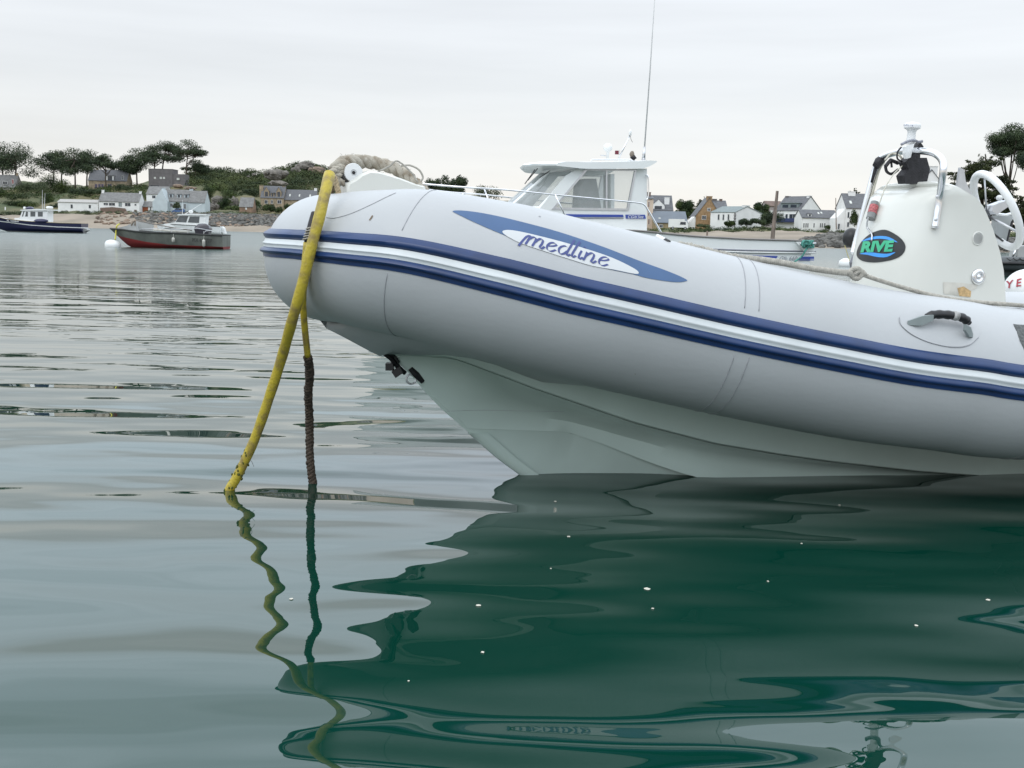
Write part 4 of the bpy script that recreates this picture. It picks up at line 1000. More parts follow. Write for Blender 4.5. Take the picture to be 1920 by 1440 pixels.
    def dormer(s, x0, x1, yb_, yt, peak=None, wall=None, roof=None):
        a = s.fr.st(x0, yb_, 0)[0]; b = s.fr.st(x1, yb_, 0)[0]; z0 = (s.yb - yb_) * s.k; z1 = (s.yb - yt) * s.k; pk = (s.yb - peak) * s.k if peak else z1
        y0 = max(.1, (z0 - s.he) / (s.hr - s.he) * s.d / 2)
        poly = [s.L(a, y0, z0), s.L(b, y0, z0), s.L(b, y0, z1)] + ([s.L((a + b) / 2, y0, pk)] if peak else []) + [s.L(a, y0, z1)]
        dd = s.d / 2 - y0
        o = MB().prism(poly, s.fr.n * -dd).build('dormer', wall or s_wall(s), s.root)
        r_ = MB()
        if peak:
            for xa in (a, b):
                e = .15 if xa == b else -.15
                r_.prism([s.L(xa + e, y0 - .1, z1 - .1), s.L((a + b) / 2, y0 - .1, pk + .02), s.L((a + b) / 2, y0 - .1, pk + .15), s.L(xa + e, y0 - .1, z1 + .03)], s.fr.n * -(dd + .1))
        else: r_.prism([s.L(a - .15, y0 - .2, z1), s.L(b + .15, y0 - .2, z1), s.L(b + .15, y0 - .2, z1 + .15), s.L(a - .15, y0 - .2, z1 + .15)], s.fr.n * -dd)
        r_.build('dormer_roof', roof or m_slate, o)
        m_ = .22 * (b - a); MB().prism([s.L(a + m_, y0 - .04, z0 + .25), s.L(b - m_, y0 - .04, z0 + .25), s.L(b - m_, y0 - .04, z1 - .15), s.L(a + m_, y0 - .04, z1 - .15)], s.fr.n * .03).build('window', m_glass, o)
def s_wall(s): return m_ww

# left shore
h = House('stone_house', 'grey stone house cut off by the left edge below the pines', -16, 28, 354, 548, 0).body(350, 328, 9, 'long', mat('grey_stone_wall', (.33, .31, .28), .95, var=.15, scale=.8), m_slate2); h.chim(h.w - .6, 4.5, 324, mt=m_stone); h.win(5, 340, 14, 346); h.win(22, 336, 26, 345, mt=mat('red_shutter', (.25, .05, .05), .7))
h = House('villa', 'slate roofed villa with tan walls among the pines', 166, 238, 356, 545, 8).body(338, 318, 13, 'long', m_stone, m_slate); h.chim(3, 6.5, 314, mt=m_stone); h.chim(h.w - 2, 6.5, 318, mt=m_stone)
for x in (178, 184, 190): h.win(x, 345, x + 4.5, 353, fm=mat('violet_frame', (.30, .22, .42), .6))
h.win(202, 345, 209, 353, fm=mat('violet_frame', (.3, .22, .42), .6)); h.dormer(199, 213, 338, 329, None, m_ww); h.win(228, 329, 232, 337)
h = House('concrete_house', 'tall grey concrete box house with small square windows', 279, 324, 352, 552, 0).body(318, 318, 9, 'flat', m_conc, m_conc)
for x, y in ((288, 331), (299, 331), (305, 331)): h.win(x, y, x + 5, y + 5, mt=m_lit, fm=m_conc, fw=.12)
MB().prism([h.L(h.w + .02, .3, -3), h.L(h.w + 6, .3, -3), h.L(h.w + 6, .3, (352 - 326) * h.k), h.L(h.w + .02, .3, (352 - 326) * h.k)], h.fr.n * -8).build('wing', m_conc, h.root); h.win(331, 333, 337, 338, mt=m_lit, fm=m_conc)
h.win(282, 347, 299, 350, mull=False, fm=m_conc)
h = House('white_shed', 'long low whitewashed shed beside the white cottage', 109, 184, 398, 448, 0, 'shed').body(379, 374, 6, 'long', m_ww, mat('pale_roof', (.42, .41, .39), .9)); h.win(132, 383, 137, 391, mull=False); h.win(166, 384, 171, 391, mull=False)
MB().prism([h.L(-.02, .05, -3), h.L(-.02, 6, -3), h.L(-.02, 6, .5), h.L(-.02, .05, .5)], h.fr.a * -.3).build('plinth', m_stone, h.root)
h = House('white_cottage', 'white cottage with a chimney on each gable and a brown terrace wall', 186, 261, 397, 446, 0).body(377, 361.5, 7, 'long', m_ww, m_slate2); h.chim(.5, 3.5, 357); h.chim(h.w - .5, 3.5, 358)
h.win(194, 380, 203, 385); h.win(204, 380, 216, 386); h.win(222, 379, 229, 388, name='door', mull=True, mt=m_zinc); h.win(234, 380, 245, 387); h.win(252, 382, 256, 386, mull=False); h.win(251, 393, 257, 397, mull=False, mt=m_redroof)
MB().prism([h.L(1.0, -1.5, -3), h.L(13.0, -1.5, -3), h.L(11.0, -1.5, 1.6), h.L(6, -1.5, 2.0), h.L(1.0, -1.5, 1.6)], h.fr.n * -1.2).build('terrace_wall', mat('brown_stone', (.20, .14, .11), .95, var=.15, scale=2), h.root)
h = House('garage', 'small grey roofed garage with an orange door', 263, 287, 398, 450, 0, 'garage').body(387, 378, 5, 'long', m_ww, m_slate2); h.win(265.5, 388, 278, 398, name='door', mt=mat('orange_door', (.30, .075, .025), .6), fm=m_stone, mull=False); h.win(281, 388, 284, 394, mull=False)
h = House('white_house', 'white house with a broad grey roof above the garage', 275, 312, 390, 470, 0).body(364, 350, 9, 'long', m_ww, m_slate2); h.win(285, 366, 292, 372)
h = House('blue_grey_house', 'pale blue grey house with three dormers beside the blue van', 306, 358, 398, 452, 0).body(377, 356, 9, 'long', m_bw, m_slate2); h.chim(h.w - 1, 4.5, 354, 1.4, mt=m_bw); h.chim(-.2, 2, 354, 1.3, mt=m_bw)
for x in (318.5, 333.5, 347.5): h.dormer(x - 3.5, x + 4, 371, 364.5, None, m_bw)
h.win(319, 381, 324, 388); h.win(344, 382, 349, 392, name='door', mt=m_slate)
g = MB(); g.prism([h.L(-3.6, -2.5, -3), h.L(2.6, -2.5, -3), h.L(2.6, -2.5, 4.6), h.L(.3, -2.5, 9.4), h.L(-3.6, -2.5, 4.0)], h.fr.n * -6); g.build('gable_wing', m_bw, h.root)
h.win(305, 388, 316, 398, name='door', mt=mat('grey_door', (.35, .36, .38), .6), mull=False)
h = House('carport', 'open grey roofed carport on white posts', 354, 384, 398, 450, 0, 'carport').body(379, 358.5, 8, 'long', m_bw, m_slate2)
h = House('stone_cottage', 'tan stone house with two gabled dormers under the boulder', 489, 532, 384, 480, 0).body(370, 349, 9, 'long', m_stone, m_slate); h.chim(-.3, 3, 348, 1.6, 1.2, m_stone); h.chim(h.w - .8, 4.5, 349, 1.2, .8, m_stone)
h.dormer(495, 504, 369, 359, 351, m_stone); h.dormer(518, 527, 369, 359, 351, m_stone); h.dormer(508, 514, 369, 362, None, m_stone)
h.win(496, 375, 502, 382); h.win(508, 375, 512, 382); h.win(520, 375, 528, 382)
h = House('slate_barn', 'long slate roofed building attached to the dormered stone house', 533, 592, 384, 481, 0).body(374, 356, 8, 'long', m_stone, m_slate); h.chim(h.w - .8, 4, 352, 1.2); 
for x in (541, 559, 579): h.rooflight(x, 365, x + 2.5, 369)
h = House('stone_hut', 'small brown stone hut with grey roof above the riprap', 449, 474, 400, 454, 0, 'hut').body(387, 371, 6, 'long', mat('brown_stone_wall', (.30, .20, .14), .95, var=.2, scale=1), m_slate2); h.win(460, 389, 463, 393, mull=False, mt=m_ww)

# right shore
h = House('cream_building', 'tall cream building with brown shutters behind the cabin boat', 1209, 1223, 432, 300, 0).body(374, 368, 8, 'long', m_cream, m_slate); 
for y in (378, 394, 410): h.win(1215, y, 1218, y + 11, mull=False, mt=mat('brown_shutter', (.20, .09, .06), .8)); 
h.chim(.9, 3, 362, 1.4, .8, m_redroof)
h = House('gabled_white_house', 'white gabled house with a steep dark slate roof', 1220, 1260, 432, 312, 0).body(394, 367.5, 9, 'long', m_ww, m_slate); h.dormer(1222, 1246, 394, 386, 375, m_ww); h.chim(4.6, 2.0, 371, 1.4, .8)
h = House('slate_roofed_barn', 'low barn under a broad blue grey roof behind the lorry', 1226, 1288, 431, 296, 0, 'barn').body(417, 396.5, 10, 'long', mat('yellow_stone', (.33, .26, .15), .95, var=.15, scale=1), mat('blue_slate', (.155, .18, .21), .8, var=.06, scale=.6)); h.win(1236, 421, 1243, 427); h.rooflight(1236, 410, 1240, 411.5)
h = House('ochre_stone_house', 'ochre stone house with its gable toward the water', 1304, 1350, 428, 300, 0).body(404, 372, 9, 'gable', m_stoneo, m_slate, apex=.52)
h.chim(h.w * .52, .6, 369.5, 1.5, .9, m_stoneo); h.win(1316, 404, 1324, 412); h.win(1326, 390, 1332, 396); h.win(1332, 404, 1335, 410, mull=False)
MB().prism([h.L(-2.2, .3, -3), h.L(-.02, .3, -3), h.L(-.02, .3, 3.6), h.L(-2.2, .3, .9)], h.fr.n * -6).build('lean_to', m_ww, h.root)
MB().prism([h.L(5.6, -1.2, -3), h.L(7.3, -1.2, -3), h.L(7.3, -1.2, 2.6), h.L(5.6, -1.2, 2.6)], h.fr.n * -1.1).build('porch', mat('pale_porch', (.45, .47, .50), .8), h.root)
h = House('far_roofed_house', 'grey house with a red chimney half hidden behind the ochre gable', 1336, 1362, 426, 335, 0).body(392, 377, 8, 'long', mat('grey_render', (.36, .34, .32), .9), m_slate); h.chim(.5, 4, 374, 2.2, 1, m_conc); h.chim(2.9, 4, 374, .8, .8, m_redroof)
h = House('white_gable_house', 'white house with grey quoins and three tall windows', 1377, 1427, 426, 290, 40).body(399, 387.5, 8.4, 'gable', m_ww, m_zinc, apex=.44, ov=.12)
h.chim(h.w * .44, .5, 385.5, 2.2, .9)
for x in (1346, 1355, 1364.5): h.win(x, 401.5, x + 3.2, 413, 'side', mull=False)
qn = MB()
for j in range(9): qn.box(h.L(.0, .0, .3 + j * .42), (.5 if j % 2 else .34, .5 if j % 2 else .34, .26), Matrix.Rotation(math.radians(40), 3, 'Z'))
qn.build('quoins', m_conc, h.root)
h = House('brown_roofed_house', 'house with a brown tile roof left of the blue balcony house', 1436, 1466, 425, 335, 0).body(387, 378, 8, 'long', mat('mauve_render', (.34, .30, .29), .9), m_redroof); h.win(1444, 394, 1448, 402, mt=m_lit); h.win(1455, 402, 1459, 412)
h = House('balcony_house', 'white two storey house with blue balcony and wide dormer', 1498, 1538, 428, 300, 38).body(395, 369, 8.6, 'gable', m_ww, m_slate, apex=.46, ov=.2)
h.chim(h.w * .46, .5, 368, 1.3, .8); h.chim(h.w * .46 + .2, 8.0, 368, 1.3, .8, m_conc)
h.win(1473, 401, 1477, 415, 'side', mull=False); h.win(1480, 401, 1493, 415, 'side')
bl = MB(); bl.prism([h.L(-1.3, .0, 1.6), h.L(-1.3, 8, 1.6), h.L(-.02, 8, 1.6), h.L(-.02, 0, 1.6)], Vector((0, 0, .2))); bl.prism([h.L(-1.3, 0, 1.8), h.L(-1.3, 8, 1.8), h.L(-1.3, 8, 2.7), h.L(-1.3, 0, 2.7)], h.fr.a * -.06); bl.build('balcony', mat('navy_paint', (.03, .045, .13), .6), h.root)
dm = MB(); s0 = h.L(.9, 1.2, 5.35); dm.prism([h.L(.7, 1.2, 5.2), h.L(.7, 7.2, 5.2), h.L(.7, 7.2, 6.9), h.L(.7, 1.2, 6.9)], h.fr.a * 3).build('dormer', m_zinc, h.root)
dd = [o for o in h.root.children if o.name.startswith('dormer')][-1] if h.root.children else h.root
for y0 in (1.8, 4.6): MB().prism([h.L(.66, y0, 5.5), h.L(.66, y0 + 2.0, 5.5), h.L(.66, y0 + 2.0, 6.5), h.L(.66, y0, 6.5)], h.fr.a * .03).build('window', m_glass, dd)
MB().prism([h.L(.4, .9, 6.95), h.L(.4, 7.5, 6.95), h.L(.4, 7.5, 7.1), h.L(.4, .9, 7.1)], h.fr.a * 3.6).build('dormer_roof', m_zinc, dd)
h = House('long_white_house', 'long low white house under a dark roof with two rooflights', 1503, 1570, 428, 284, 0).body(408, 394, 8, 'long', m_ww, m_slate)
for x in (1506, 1510, 1513.5, 1525, 1537, 1540.5, 1545): h.win(x, 418, x + 2.4, 427, mull=False)
h.rooflight(1537, 399.5, 1540, 402.5); h.rooflight(1543, 398.5, 1546, 401.5); h.dormer(1515.5, 1522, 407, 401.5, None, m_ww)
h = House('tall_white_house', 'tall white house beside the console hoop with two rooflights', 1584, 1650, 430, 276, 0).body(390, 364, 9, 'long', m_ww, m_slate); h.chim(2.4, 4, 360, 1.8); h.win(1589, 397, 1592.5, 409, mull=False); h.win(1599, 397, 1603, 409, mull=False); h.win(1588, 416, 1592, 426, mull=False); h.rooflight(1596, 379, 1600, 384)
MB().prism([h.L(-2.2, .3, -3), h.L(-.02, .3, -3), h.L(-.02, .3, 5.3), h.L(-2.2, .3, 2.8)], h.fr.n * -6).build('lean_to', m_ww, h.root); h.win(1571, 419, 1574.5, 430, mull=False)
h = House('tall_gable_house', 'white gabled house with square chimney seen through the console hoop', 1712, 1764, 442, 240, 0).body(352, 322, 9, 'gable', m_ww, m_slate, apex=.5); h.chim(h.w * .62, 1.2, 315, 1.6, 1.1)
# ------------------------------------------------------------------ shore vehicles and posts
def wheel(p, ax, r, w, parent):
    o = MB().lathe([(r * .55, -w / 2), (r, -w / 2), (r, w / 2), (r * .55, w / 2)], p, ax, 14).build('wheel', m_black, parent); MB().lathe([(r * .5, -w * .52), (r * .5, w * .52)], p, ax, 10).build('rim', m_alu, o); return o
def vehicle(name, label, cat, px, yb, D, prof, width, mt, wheels, glass, r=.34):
    k = D / 2000; O = P(px, yb, D); rt = empty(name, O); tag(rt, label, cat); Yv = Vector((0, 1, 0))
    L = lambda x, z, y=0: O + Vector((x, y, z))
    MB().prism([L(x, z) for x, z in prof], Yv * width).build('body', mt, rt)
    for g in glass: MB().prism([L(x, z, -.02) for x, z in g], Yv * .02).build('window', m_glass, rt)
    for x in wheels:
        wheel(L(x, r, .05), Yv, r, .25, rt); wheel(L(x, r, width - .05), Yv, r, .25, rt)
    return rt, L
m_carblue = mat('metallic_blue', (.03, .10, .26), .25, var=.08, coat=.6)
vehicle('parked_van', 'blue van parked in front of the pale blue grey house', 'van', 322, 399, 444, [(0, .3), (0, .85), (.9, 1.15), (1.8, 1.75), (4.4, 1.8), (5.0, 1.4), (5.1, .4)], 1.8, m_carblue, (1.0, 4.1), [[(1.3, 1.2), (1.9, 1.65), (2.6, 1.68), (2.6, 1.2)], [(2.8, 1.2), (2.8, 1.68), (4.2, 1.7), (4.5, 1.2)]])
rt, L = vehicle('delivery_lorry', 'small white box lorry parked in front of the slate roofed barn', 'lorry', 1255, 430, 286, [(0, .55), (0, 2.75), (4.0, 2.75), (4.0, .55)], 2.1, m_ww, (.9, 4.2), [], .36)
cabl = MB().prism([L(4.02, .45), L(4.02, 2.3), (L(4.4, 2.3)), L(4.9, 1.5), L(5.0, .45)], Vector((0, 2.0, 0))).build('cab', m_ww, rt)
MB().prism([L(2.7, 1.3, -.05), L(4.3, 1.3, -.05), L(4.3, 2.0, -.05), L(2.9, 2.0, -.05)], Vector((0, .04, 0))).build('windscreen', m_glass, cabl)
def post(name, label, cat, a, b, D, r0, r1, mt, D2=None):
    A = P(a[0], a[1], D); B_ = P(b[0], b[1], D2 or D); b_ = MB().tube([A, A.lerp(B_, .5), B_], [r0, (r0 + r1) / 2, r1], 10); o = b_.build(name, mt, None, smooth=True, origin=A, angle=50); return tag(o, label, cat)
m_wood = mat('weathered_timber', (.27, .215, .18), .95, var=.25, scale=2.5, stretch=(6, 6, .8), bump=.01)
a_ = PZ(1443, 500); post('mooring_post', 'leaning weathered timber post rising from the water behind the cabin boat', 'post', (1443, 500), (1457.5, 358), a_.y, .10, .055, m_wood)
post('beach_post', 'short dark stump standing on the right beach', 'post', (1326, 442), (1326, 433), 240, .22, .2, m_wood)
post('utility_pole', 'thin wooden pole beside the long low white house', 'pole', (1568, 430), (1567, 371), 272, .13, .09, m_wood)
post('garden_post', 'small white marker post at the left beach top', 'post', (10, 394), (10, 388), 450, .25, .25, m_ww)

# ------------------------------------------------------------------ moored boats
def hull(fr, st, levels, deck_mt, gun_mt, parent, nst=22, cap_t=.04):
    """st: list of (s, keel z, half beam at chine, half beam at sheer, sheer z); levels: list of (fraction0, fraction1, name, material) of the height from keel to sheer"""
    xs = [q[0] for q in st]; S = np.linspace(xs[0], xs[-1], nst)
    def row(s):
        kz, bc, bs, sz = [float(np.interp(s, xs, [q[i] for q in st])) for i in (1, 2, 3, 4)]
        cz = kz + (sz - kz) * .38
        out_ = []
        for u in np.linspace(0, 1, 25):
            z = kz + (sz - kz) * u
            if z < cz: w = bc * ((z - kz) / max(1e-6, cz - kz)) ** .75
            else: w = bc + (bs - bc) * ((z - cz) / max(1e-6, sz - cz)) ** .8
            out_.append((w, z))
        return out_, bs, sz
    R_ = [row(s) for s in S]
    for f in levels:
        f0, f1, nm, mt = f
        rings = []
        for s, (o_, bs, sz) in zip(S, R_):
            ws = [q[0] for q in o_]; zs = [q[1] for q in o_]; z0 = f0(s) if callable(f0) else f0; z1 = f1(s) if callable(f1) else f1
            z0 = min(max(z0 if z0 is not None else zs[0], zs[0]), zs[-1]); z1 = min(z1 if z1 is not None else zs[-1], zs[-1]); z1 = max(z1, z0)
            rings.append([fr.loc(s, float(np.interp(z, zs, ws)), z) for z in np.linspace(z0, z1, 10)])
        b_ = MB().loft(rings).mirror(fr)
        n = len(rings[0]); e = rings[-1]; b_.add(e + [fr.mir(v) for v in e], [(i, i + 1, n + i + 1, n + i) for i in range(n - 1)])
        b_.build(nm, mt, parent, smooth=True, angle=40)
    if gun_mt:
        g_ = MB(); pts = [fr.loc(s, r_[1] + .01, r_[2] + .01) for s, r_ in zip(S, R_)]; g_.tube(pts, cap_t, 6); g_.mirror(fr); g_.build('gunwale', gun_mt, parent, smooth=True)
    MB().loft([[fr.loc(s, -r_[1] * .97, r_[2] - .06), fr.loc(s, r_[1] * .97, r_[2] - .06)] for s, r_ in zip(S, R_)]).build('deck', deck_mt, parent)
m_navy = mat('navy_hull_paint', (.018, .018, .065), .3, var=.08, scale=1, coat=.3)
m_steelh = mat('worn_grey_hull', (.155, .165, .145), .6, scale=1.2, col2=(.085, .09, .08), detail=7, stretch=(1.5, 1.5, 1))
m_red = mat('red_antifouling', (.26, .028, .028), .7, scale=.8, col2=(.13, .018, .02), detail=6)
m_greyt = mat('pale_grey_paint', (.42, .43, .42), .6, var=.12, scale=1.5)
m_wwhite = mat('boat_white', (.78, .79, .78), .35, var=.04, scale=1.5)
m_bglass = mat('boat_window', (.10, .115, .125), .06, var=.15, scale=1)
m_dirty = mat('dirty_white_rubber', (.50, .49, .44), .7, var=.15, scale=4)

# grey workboat with red bottom
gf = Frame(PZ(238, 463), 4); k = gf.O.y / 2000
gb_ = empty('work_boat', gf.O); tag(gb_, 'worn grey open workboat with red bottom moored to a white buoy', 'boat')
def gz(px, py): s, _, z = gf.st(px, py, .9); return s, z
bow = gf.st(207, 429, 0); stn = gf.st(417, 442, 1.0); Ls = stn[0]
stns = [(bow[0], bow[2] - .02, .0, .01, bow[2]), (bow[0] + .35, .50, .10, .30, bow[2] - .01), (bow[0] + .75, .12, .30, .62, bow[2] - .03), (.45, -.15, .55, .88, bow[2] - .08), (1.2, -.22, .75, 1.0, bow[2] - .14), (2.5, -.25, .9, 1.05, stn[2] + .06), (Ls, -.25, .95, 1.02, stn[2])]
redz = lambda s: float(np.interp(s, [bow[0], -.3, .2, 1.2, 2.2, Ls], [.62, .52, .44, .27, .17, .12]))
hull(gf, stns, [(None, redz, 'bottom_paint', m_red), (redz, None, 'topsides', m_steelh)], m_greyt, mat('dark_rubbing_strip', (.05, .052, .05), .8, var=.2), gb_)
zd = stn[2]
fd = MB(); fd.prism([gf.pt(x, y, .15) for x, y in ((218, 428), (238, 423), (246, 419), (254, 414), (258, 434), (236, 431))], gf.n * -.3); fd.build('foredeck_box', m_greyt, gb_)
MB().tube([gf.pt(x, y, .4) for x, y in ((246, 423), (250, 416), (254, 414), (253, 423))], .045, 8).build('bow_roller', mat('tan_fitting', (.30, .25, .20), .8, var=.2), gb_, smooth=True)
MB().prism([gf.pt(x, y, -.4) for x, y in ((258, 415), (288, 421), (289, 432), (256, 432))], gf.n * -.04).build('side_panel', m_greyt, gb_)
MB().tube([gf.pt(x, y, -.4) for x, y in ((256, 413), (288, 420), (330, 428), (360, 432))], .03, 6).build('rail', mat('brown_grey_rail', (.22, .20, .18), .7), gb_, smooth=True)
MB().tube([gf.pt(x, y, 1.0) for x, y in ((260, 430), (300, 428), (310, 430), (370, 428), (395, 432))], .018, 6).build('rail', m_alu, gb_, smooth=True)
for x, y in ((322, 430), (352, 431), (382, 434)): MB().tube([gf.pt(x, y, 1.0), gf.pt(x, y + 8, 1.0)], .018, 6).build('rail_post', m_alu, gb_)
MB().tube([gf.pt(x, y, .2) for x, y in ((287, 431), (310, 432), (335, 434), (355, 434))], .05, 6).build('rope_pile', m_dirty, gb_, smooth=True)
MB().tube([gf.pt(x, y, 1.0) for x, y in ((382, 437), (386, 433), (396, 432), (402, 437))], .02, 6).build('stern_rail', m_alu, gb_, smooth=True)
om = MB(); c_ = gf.pt(381, 429, -.2)
om.loft([[c_ + Vector((x * w, y * w * .8, z)) for x, y in ((-1, -1), (1, -1), (1.15, 0), (1, 1), (-1, 1), (-1.15, 0))] for z, w in ((-.28, .26), (-.22, .32), (.0, .37), (.14, .30), (.24, .17), (.27, .05))], close=True, cap=True)
om.build('outboard_cowl', mat('outboard_black', (.014, .012, .022), .3, coat=.4), gb_, smooth=True, angle=50)
for i, (x, y0, y1) in enumerate(((325, 445, 455), (382, 449, 463))):
    p0 = gf.pt(x, y0, 1.12); p1 = gf.pt(x, y1, 1.12); f_ = MB().lathe([(.02, 0), (.07, .03), (.075, .1), (.075, (p0 - p1).length - .06), (.03, (p0 - p1).length)], p0, p1 - p0, 12).build('fender', m_dirty, None, smooth=True, origin=p0)
    MB().tube([p0, gf.pt(x + .5, y0 - 7, 1.06)], .012, 5).build('lanyard', m_dirty, f_); tag(f_, ['short white fender hanging amidships on the grey workboat', 'longer white fender near the stern of the grey workboat'][i], 'fender')
# registration letters follow the topsides
def gcorner(x, y): 
    z = gf.st(x, y, 1.03)[2]; return gf.pt(x, y, 1.05)
text_mb('MX 667727', quad_px([(361, 446), (397, 448), (397, 455), (361, 453)], gcorner)).build('registration', m_black, gb_)
# mooring buoy
bc = PZ(212, 463); bc = bc + Vector((0, 0, .12))
bo = MB().lathe([(.02, -.4), (.25, -.34), (.36, -.18), (.38, -.02), (.33, .12), (.17, .20), (.03, .215)], bc, (.15, 0, 1), 24).build('mooring_buoy', m_wwhite, None, smooth=True, origin=bc); tag(bo, 'round white mooring buoy floating at the grey workboat bow', 'buoy')
yl = MB().tube(crom([gf.pt(224, 420, .15), gf.pt(219, 424, .3), gf.pt(217.5, 435, .3), bc + Vector((.12, -.02, .24))], 8), .035, 8).build('mooring_rope', mat('yellow_rope', (.55, .50, .06), .6), None, smooth=True, origin=bc); tag(yl, 'yellow line from the workboat bow down to its white buoy', 'rope')
yl2 = MB().tube([bc + Vector((.25, .1, -.05)), bc + Vector((.9, .05, -.10))], .03, 6)

# navy launch, far left
bf_ = Frame(PZ(20, 434.5), 3)
bl_ = empty('motor_launch', bf_.O); tag(bl_, 'navy blue launch with white wheelhouse at the left edge', 'boat')
k2 = bf_.O.y / 2000; stn = bf_.st(152, 419, 1.3); Lb = stn[0]; bowz = bf_.st(-20, 402, 0)
stns = [(bowz[0] - .3, bowz[2] - .05, 0, .01, bowz[2]), (bowz[0] + .5, .5, .25, .6, bowz[2] - .1), (0, -.1, .6, 1.15, bf_.st(20, 411, 1.2)[2]), (2.5, -.2, 1.1, 1.4, bf_.st(60, 415, 1.35)[2]), (6, -.2, 1.2, 1.4, bf_.st(110, 418, 1.35)[2]), (Lb, -.15, 1.1, 1.3, stn[2])]
w0 = lambda s: float(np.interp(s, [bowz[0], 0, 3, 6, Lb], [1.35, 1.12, .82, .68, .64])); w1 = lambda s: w0(s) + .10
hull(bf_, stns, [(None, .10, 'boot_top', m_greyt), (.10, w0, 'topsides', m_navy), (w0, w1, 'white_line', m_wwhite), (w1, None, 'bulwark', m_navy)], m_wwhite, mat('tan_rail', (.40, .34, .25), .7), bl_, cap_t=.05)
c0 = bf_.pt
def cabin(fr, pts, t, mt, parent, name='wheelhouse'): return MB().prism([fr.pt(x, y, t) for x, y in pts], fr.n * (-2 * t)).build(name, mt, parent)
cb_ = cabin(bf_, [(27, 414), (27, 409), (37, 408), (42, 394), (89, 394), (89, 416)], .95, m_wwhite, bl_)
MB().prism([bf_.pt(x, y, 1.1) for x, y in ((38, 395), (38, 393.4), (70, 391.6), (101, 393), (101, 394.6))], bf_.n * -2.2).build('wheelhouse_roof', m_wwhite, bl_)
for q in ([(41, 406), (44, 396), (46, 396), (43, 406)], [(47, 406), (49, 397), (52, 397), (52, 406)], [(57, 406), (57, 397), (66, 397), (66, 406)], [(71, 406), (71, 397), (80, 397), (80, 406)]):
    MB().prism([bf_.pt(x, y, .97) for x, y in q], bf_.n * -.03).build('window', m_bglass, cb_)
rd_ = MB().lathe([(.3, 0), (.42, .08), (.42, .2), (.3, .3), (.02, .32)], bf_.pt(93, 391.5, .2), (0, 0, 1), 16).build('radar_dome', m_wwhite, bl_, smooth=True)
MB().tube([bf_.pt(79.5, 392, 0), bf_.pt(79.5, 356, 0)], [.05, .02], 6).build('mast', m_alu, bl_); MB().tube([bf_.pt(83, 392, .2), bf_.pt(84.5, 362, .2)], [.05, .02], 6).build('mast', m_alu, bl_)
MB().blob(bf_.pt(56, 390.5, 0), (.5, .5, .2), 1, .1, 10, 6).build('roof_cover', m_navy, bl_, smooth=True); MB().blob(bf_.pt(46, 390, .2), (.17, .17, .17), 2, 0, 10, 8).build('searchlight', m_wwhite, bl_, smooth=True)
MB().blob(bf_.pt(77, 414.5, 1.3), (.95, .3, .28), 4, .1, 12, 6).build('inflatable_bundle', m_navy, bl_, smooth=True)
MB().prism([bf_.pt(x, y, .6) for x, y in ((153, 435), (153, 427), (162, 429), (164, 432), (154, 436))], bf_.n * -1.2).build('swim_platform', m_greyt, bl_)
text_mb('PL 595848', quad_px([(13, 412.5), (35, 414), (35, 417), (13, 415.5)], lambda x, y: bf_.pt(x, y, 1.22 + .013 * (x - 13)))).build('registration', m_wwhite, bl_)

# white cabin boat behind the workboat
wf = Frame(PZ(320, 441.5), 2); wb = empty('cabin_cruiser', wf.O); tag(wb, 'small white cabin cruiser half hidden behind the grey workboat', 'boat')
s9 = wf.st(413, 425, 1)[0]; z9 = wf.st(413, 425, 1)[2]
stns = [(-1.6, .9, 0, .01, 1.35), (-.6, .2, .3, .6, 1.4), (1, -.1, .7, 1.0, 1.35), (4, -.15, .95, 1.15, 1.25), (s9, -.15, .95, 1.1, z9)]
hull(wf, stns, [(None, None, 'hull', m_wwhite)], m_wwhite, mat('dark_rubbing_strip', (.05, .05, .05), .8), wb)
cbw = cabin(wf, [(305, 427), (307, 420), (327, 417), (338, 404), (386, 404), (383, 428)], .85, m_wwhite, wb, 'cabin')
MB().prism([wf.pt(x, y, 1.0) for x, y in ((331, 403.5), (334, 401.6), (360, 400.4), (388, 401.5), (387, 404))], wf.n * -2.0).build('cabin_roof', m_wwhite, wb)
for q in ([(329, 416), (337, 405), (353, 405), (349, 417)], [(352, 417), (356, 406), (374, 406), (373, 418)]): MB().prism([wf.pt(x, y, .88) for x, y in q], wf.n * -.03).build('window', m_bglass, cbw)
MB().tube([wf.pt(342, 402, 0), wf.pt(342, 375, 0)], [.03, .015], 5).build('aerial', m_wwhite, wb); MB().tube([wf.pt(346, 402, .3), wf.pt(378, 382, .3)], [.04, .02], 5).build('aerial', m_wwhite, wb); MB().blob(wf.pt(358, 397, 0), (.28, .28, .2), 2, 0, 12, 8).build('roof_dome', m_wwhite, wb, smooth=True)
MB().prism([wf.pt(x, y, .5) for x, y in ((396, 425), (398, 424), (416, 424.5), (419, 428), (422, 438), (416, 436), (413, 431), (397, 429))], wf.n * -1.0).build('outboard', m_wwhite, wb)
